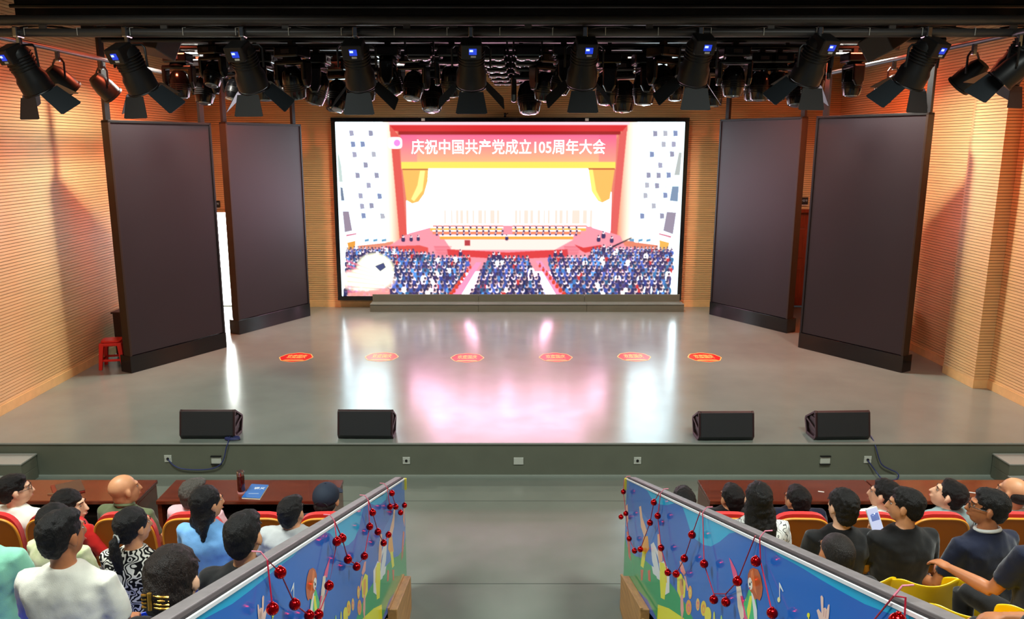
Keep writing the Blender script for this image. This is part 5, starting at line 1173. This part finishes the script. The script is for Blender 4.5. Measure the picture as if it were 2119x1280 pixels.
        br = G(); pts = [(math.cos(a) * 0.085, 0.09 + math.sin(a) * 0.085) for a in [i * PI / 10 for i in range(11)]]
        vs = [H((x, y, 0.018 + t)) for t in (0, 0.004) for x, y in pts]; n_ = len(pts)
        br.add(vs, [tuple(range(n_ - 1, -1, -1)), tuple(range(n_, 2 * n_))] + [(i, (i + 1) % n_, n_ + (i + 1) % n_, n_ + i) for i in range(n_)]); br.build('cap_brim', MATS['navy_cap'], e)
        G().ell(H((0, -0.012, 0.133)), (0.008, 0.008, 0.005), HM_, 10, 6).build('cap_button', MATS['navy_cap'], e)
        G().tube([H((0.05 * math.cos(a), -0.118 + 0.0 * math.sin(a), 0.005 + 0.03 * abs(math.sin(a)))) for a in [i * PI / 8 for i in range(9)]], 0.004, 6).build('cap_strap', M_BLACK, e)
    if h.v:
        ho = h.build('hair', HM[hc] if hair != 'buzz' else HM['s'], e); remesh(ho, 0.0075, 3 if hair != 'curly' else 1, TXH, dsp)
    if glasses:
        gg = G()
        for s in (-1, 1):
            gg.tube([H((s * 0.033 + 0.022 * math.cos(a), 0.102, 0.004 + 0.016 * math.sin(a))) for a in [i * PI / 8 for i in range(17)]], 0.002, 6)
            gg.tube([H((s * 0.055, 0.100, 0.006)), H((s * 0.078, 0.06, 0.008)), H((s * 0.083, -0.01, 0.004))], 0.0022, 6)
        gg.tube([H((-0.011, 0.103, 0.008)), H((0.011, 0.103, 0.008))], 0.002, 6); gg.build('glasses', M_BLACK, e)
    return e, {k_: Matrix.Translation(e.location) @ Matrix.Rotation(R(-turn), 4, 'Z') @ (q_ * SC) for k_, q_ in PALM.items()}
Y1, Y2, Y3, Y4 = 5.86, 4.45, 3.25, 2.45
# left block
person(32, 1013, Y1, 0, 'person in white shirt with glasses, head turned right, at the far left front row', 'white', 8, 48, 2, 'short', glasses=True, sk='l', off=(0, 0))
person(146, 1046, Y1 - 0.2, 0, 'woman in red with tied black hair in profile, hand resting on her lap', 'red', 22, 62, 2, 'pony', fem=True, sk='l', sleeve='long', arms=('lap', 'side'), trousers='jean', vox=0.008)
person(258, 1012, Y1, 0, 'bald man in olive collar in the front row left', 'olive', 12, 32, 4, 'none', sk='m', collar=cloth('olive', (98, 108, 76)), hs=1.10)
person(404, 1022, Y1 + 0.02, 0, 'grey-haired person in pale pink, half hidden behind the woman in light blue', 'pink', 12, 20, 0, 'short', hc='g', sk='l')
person(676, 1034, Y1 - 0.1, 0, 'man in a dark navy cap in the front row beside the left barrier', 'navy', 0, 8, 0, 'cap', sk='m', hs=1.10)
person(604, 1060, Y2 + 0.1, Z2, 'short-haired man in pale grey between blue booklet table and barrier', 'grey', 4, 14, 0, 'short', sk='m', hs=1.04)
person(430, 1040, Y2 + 0.05, Z2, 'woman in light blue short-sleeved top with black shoulder-length hair', 'blue', 10, 30, 0, 'bob', fem=True, sk='m', hs=1.06, arms=('lap', 'lap'), w=1.06)
person(277, 1088, Y2 - 0.3, Z2, 'woman in black and white squiggle blouse with a low ponytail', 'squig', 10, 24, 0, 'pony', fem=True, sk='m', w=1.1, sleeve='mid')
person(118, 1078, Y2 - 0.1, Z2, 'long-haired person in cream floral top, half hidden behind the white T-shirt', 'cream', 14, 20, 0, 'bob', fem=True, sk='m', sleeve='mid', w=1.08)
person(130, 1106, Y3 - 0.02, Z3, 'man in white T-shirt with thick black hair, largest figure at the left', 'white', 4, 20, 0, 'short', sk='d', hs=1.12, w=1.08)
person(506, 1108, Y3 + 0.05, Z3, 'close-cropped man in black directly behind the left barrier rail', 'black', 0, 12, 0, 'short', sk='m', hs=1.10, w=1.0)
person(-60, 1080, Y3 + 0.28, Z3, 'person in mint green shirt cut by the left photo edge', 'mint', -4, 0, 0, 'short', sk='m', hs=1.05, w=1.1)
person(362, 1196, Y4 - 0.05, Z4, 'woman in black with dark hair held by a gold clip, at the bottom left', 'black', 6, 4, -2, 'bun', hc='n', fem=True, sk='l', hs=1.10, sleeve='short', w=0.98)
# right block
person(1412, 1040, Y1 - 0.15, 0, 'dark-haired person mostly hidden behind the right barrier rail', 'black', 0, -10, 0, 'short', sk='m')
person(1513, 1031, Y1, 0, 'short-haired man in the front row, left of the long-haired woman', 'black', 0, -18, 0, 'short', sk='m', hs=1.0)
person(1648, 1035, Y1, 0, 'short-haired man in dark shirt in the front row, right of the long-haired woman', 'navy', 0, -22, 0, 'short', sk='m', hs=1.03)
person(1829, 1023, Y1, 0, 'dark-haired person in white in the front row, behind the raised phone', 'white', -8, -38, 4, 'short', sk='l', hs=1.05)
person(1962, 1024, Y1, 0, 'man in pale teal in the front row with head tilted up to the left', 'lace', -14, -44, 22, 'short', sk='l', hs=1.08)
person(2096, 1018, Y1, 0, 'balding man in the front row at the right photo edge', 'grey', -8, -24, 2, 'fringe', hc='n', sk='m', hs=1.08)
person(1568, 1032, Y2 + 0.15, Z2, 'woman in white crosshatched top with long straight black hair', 'cross', 0, -2, 0, 'long', fem=True, sk='l', hs=1.08, w=1.08)
person(1742, 1048, Y2 - 0.02, Z2, 'person in black T-shirt with thick wavy black hair', 'black', -4, -14, 0, 'curly', sk='l', hs=1.05, w=1.0)
e7, palm7 = person(1873, 1046, Y2 - 0.05, Z2, 'man in black T-shirt holding up a white phone', 'black', -8, -46, 0, 'short', sk='m', hs=1.06, w=1.06, arms=('phone', 'lap'), vox=0.008, ptgt=Py(1806, 1086, 4.66))
e9, _ = person(2044, 1050, Y2 - 0.15, Z2, 'man with glasses in navy polo shirt with white collar line', 'navy', -16, -50, 4, 'short', sk='d', hs=1.10, w=1.08, arms=('side', 'fold'), glasses=True, collar=M_WHITE, vox=0.008)
person(1729, 1146, Y3 + 0.1, Z3, 'close-cropped person in black directly behind the right barrier rail', 'black', 0, -8, 0, 'buzz', sk='d', hs=1.05, w=0.95)
person(2196, 1068, Y3 + 0.3, Z3, 'man in navy at the right photo edge stretching out his bare forearm', 'navy', -8, -20, 0, 'short', sk='d', hs=1.08, w=1.08, arms=('reach', 'lap'), vox=0.008)
person(2245, 1130, Y4 + 0.25, Z4, 'person in black at the bottom right corner with one forearm showing', 'black', -36, -10, 0, 'short', sk='d', hs=1.05, w=1.05, arms=('knee', 'lap'))
# the phone held by the man in black
p = Py(1810, 1075, 4.595); ph = empty('phone', p, R(8), 'white smartphone with lit photo on its screen, held up by the man in black', 'phone'); ph.rotation_euler = (R(-18), R(-14), R(6))
G().box((0, 0, 0), (0.075, 0.009, 0.155)).build('case', M_WHITE, ph, bevel=0.003)
G().box((0, -0.0052, 0), (0.068, 0.002, 0.145)).build('display', mat('phone_display', (20, 20, 24), 0.1, emit=(215, 222, 250), es=0.9), ph)
G().box((0.004, -0.0065, 0.018), (0.05, 0.001, 0.045)).build('picture', mat('phone_picture', (20, 30, 60), 0.2, emit=(120, 140, 200), es=0.8), ph, smooth='all')
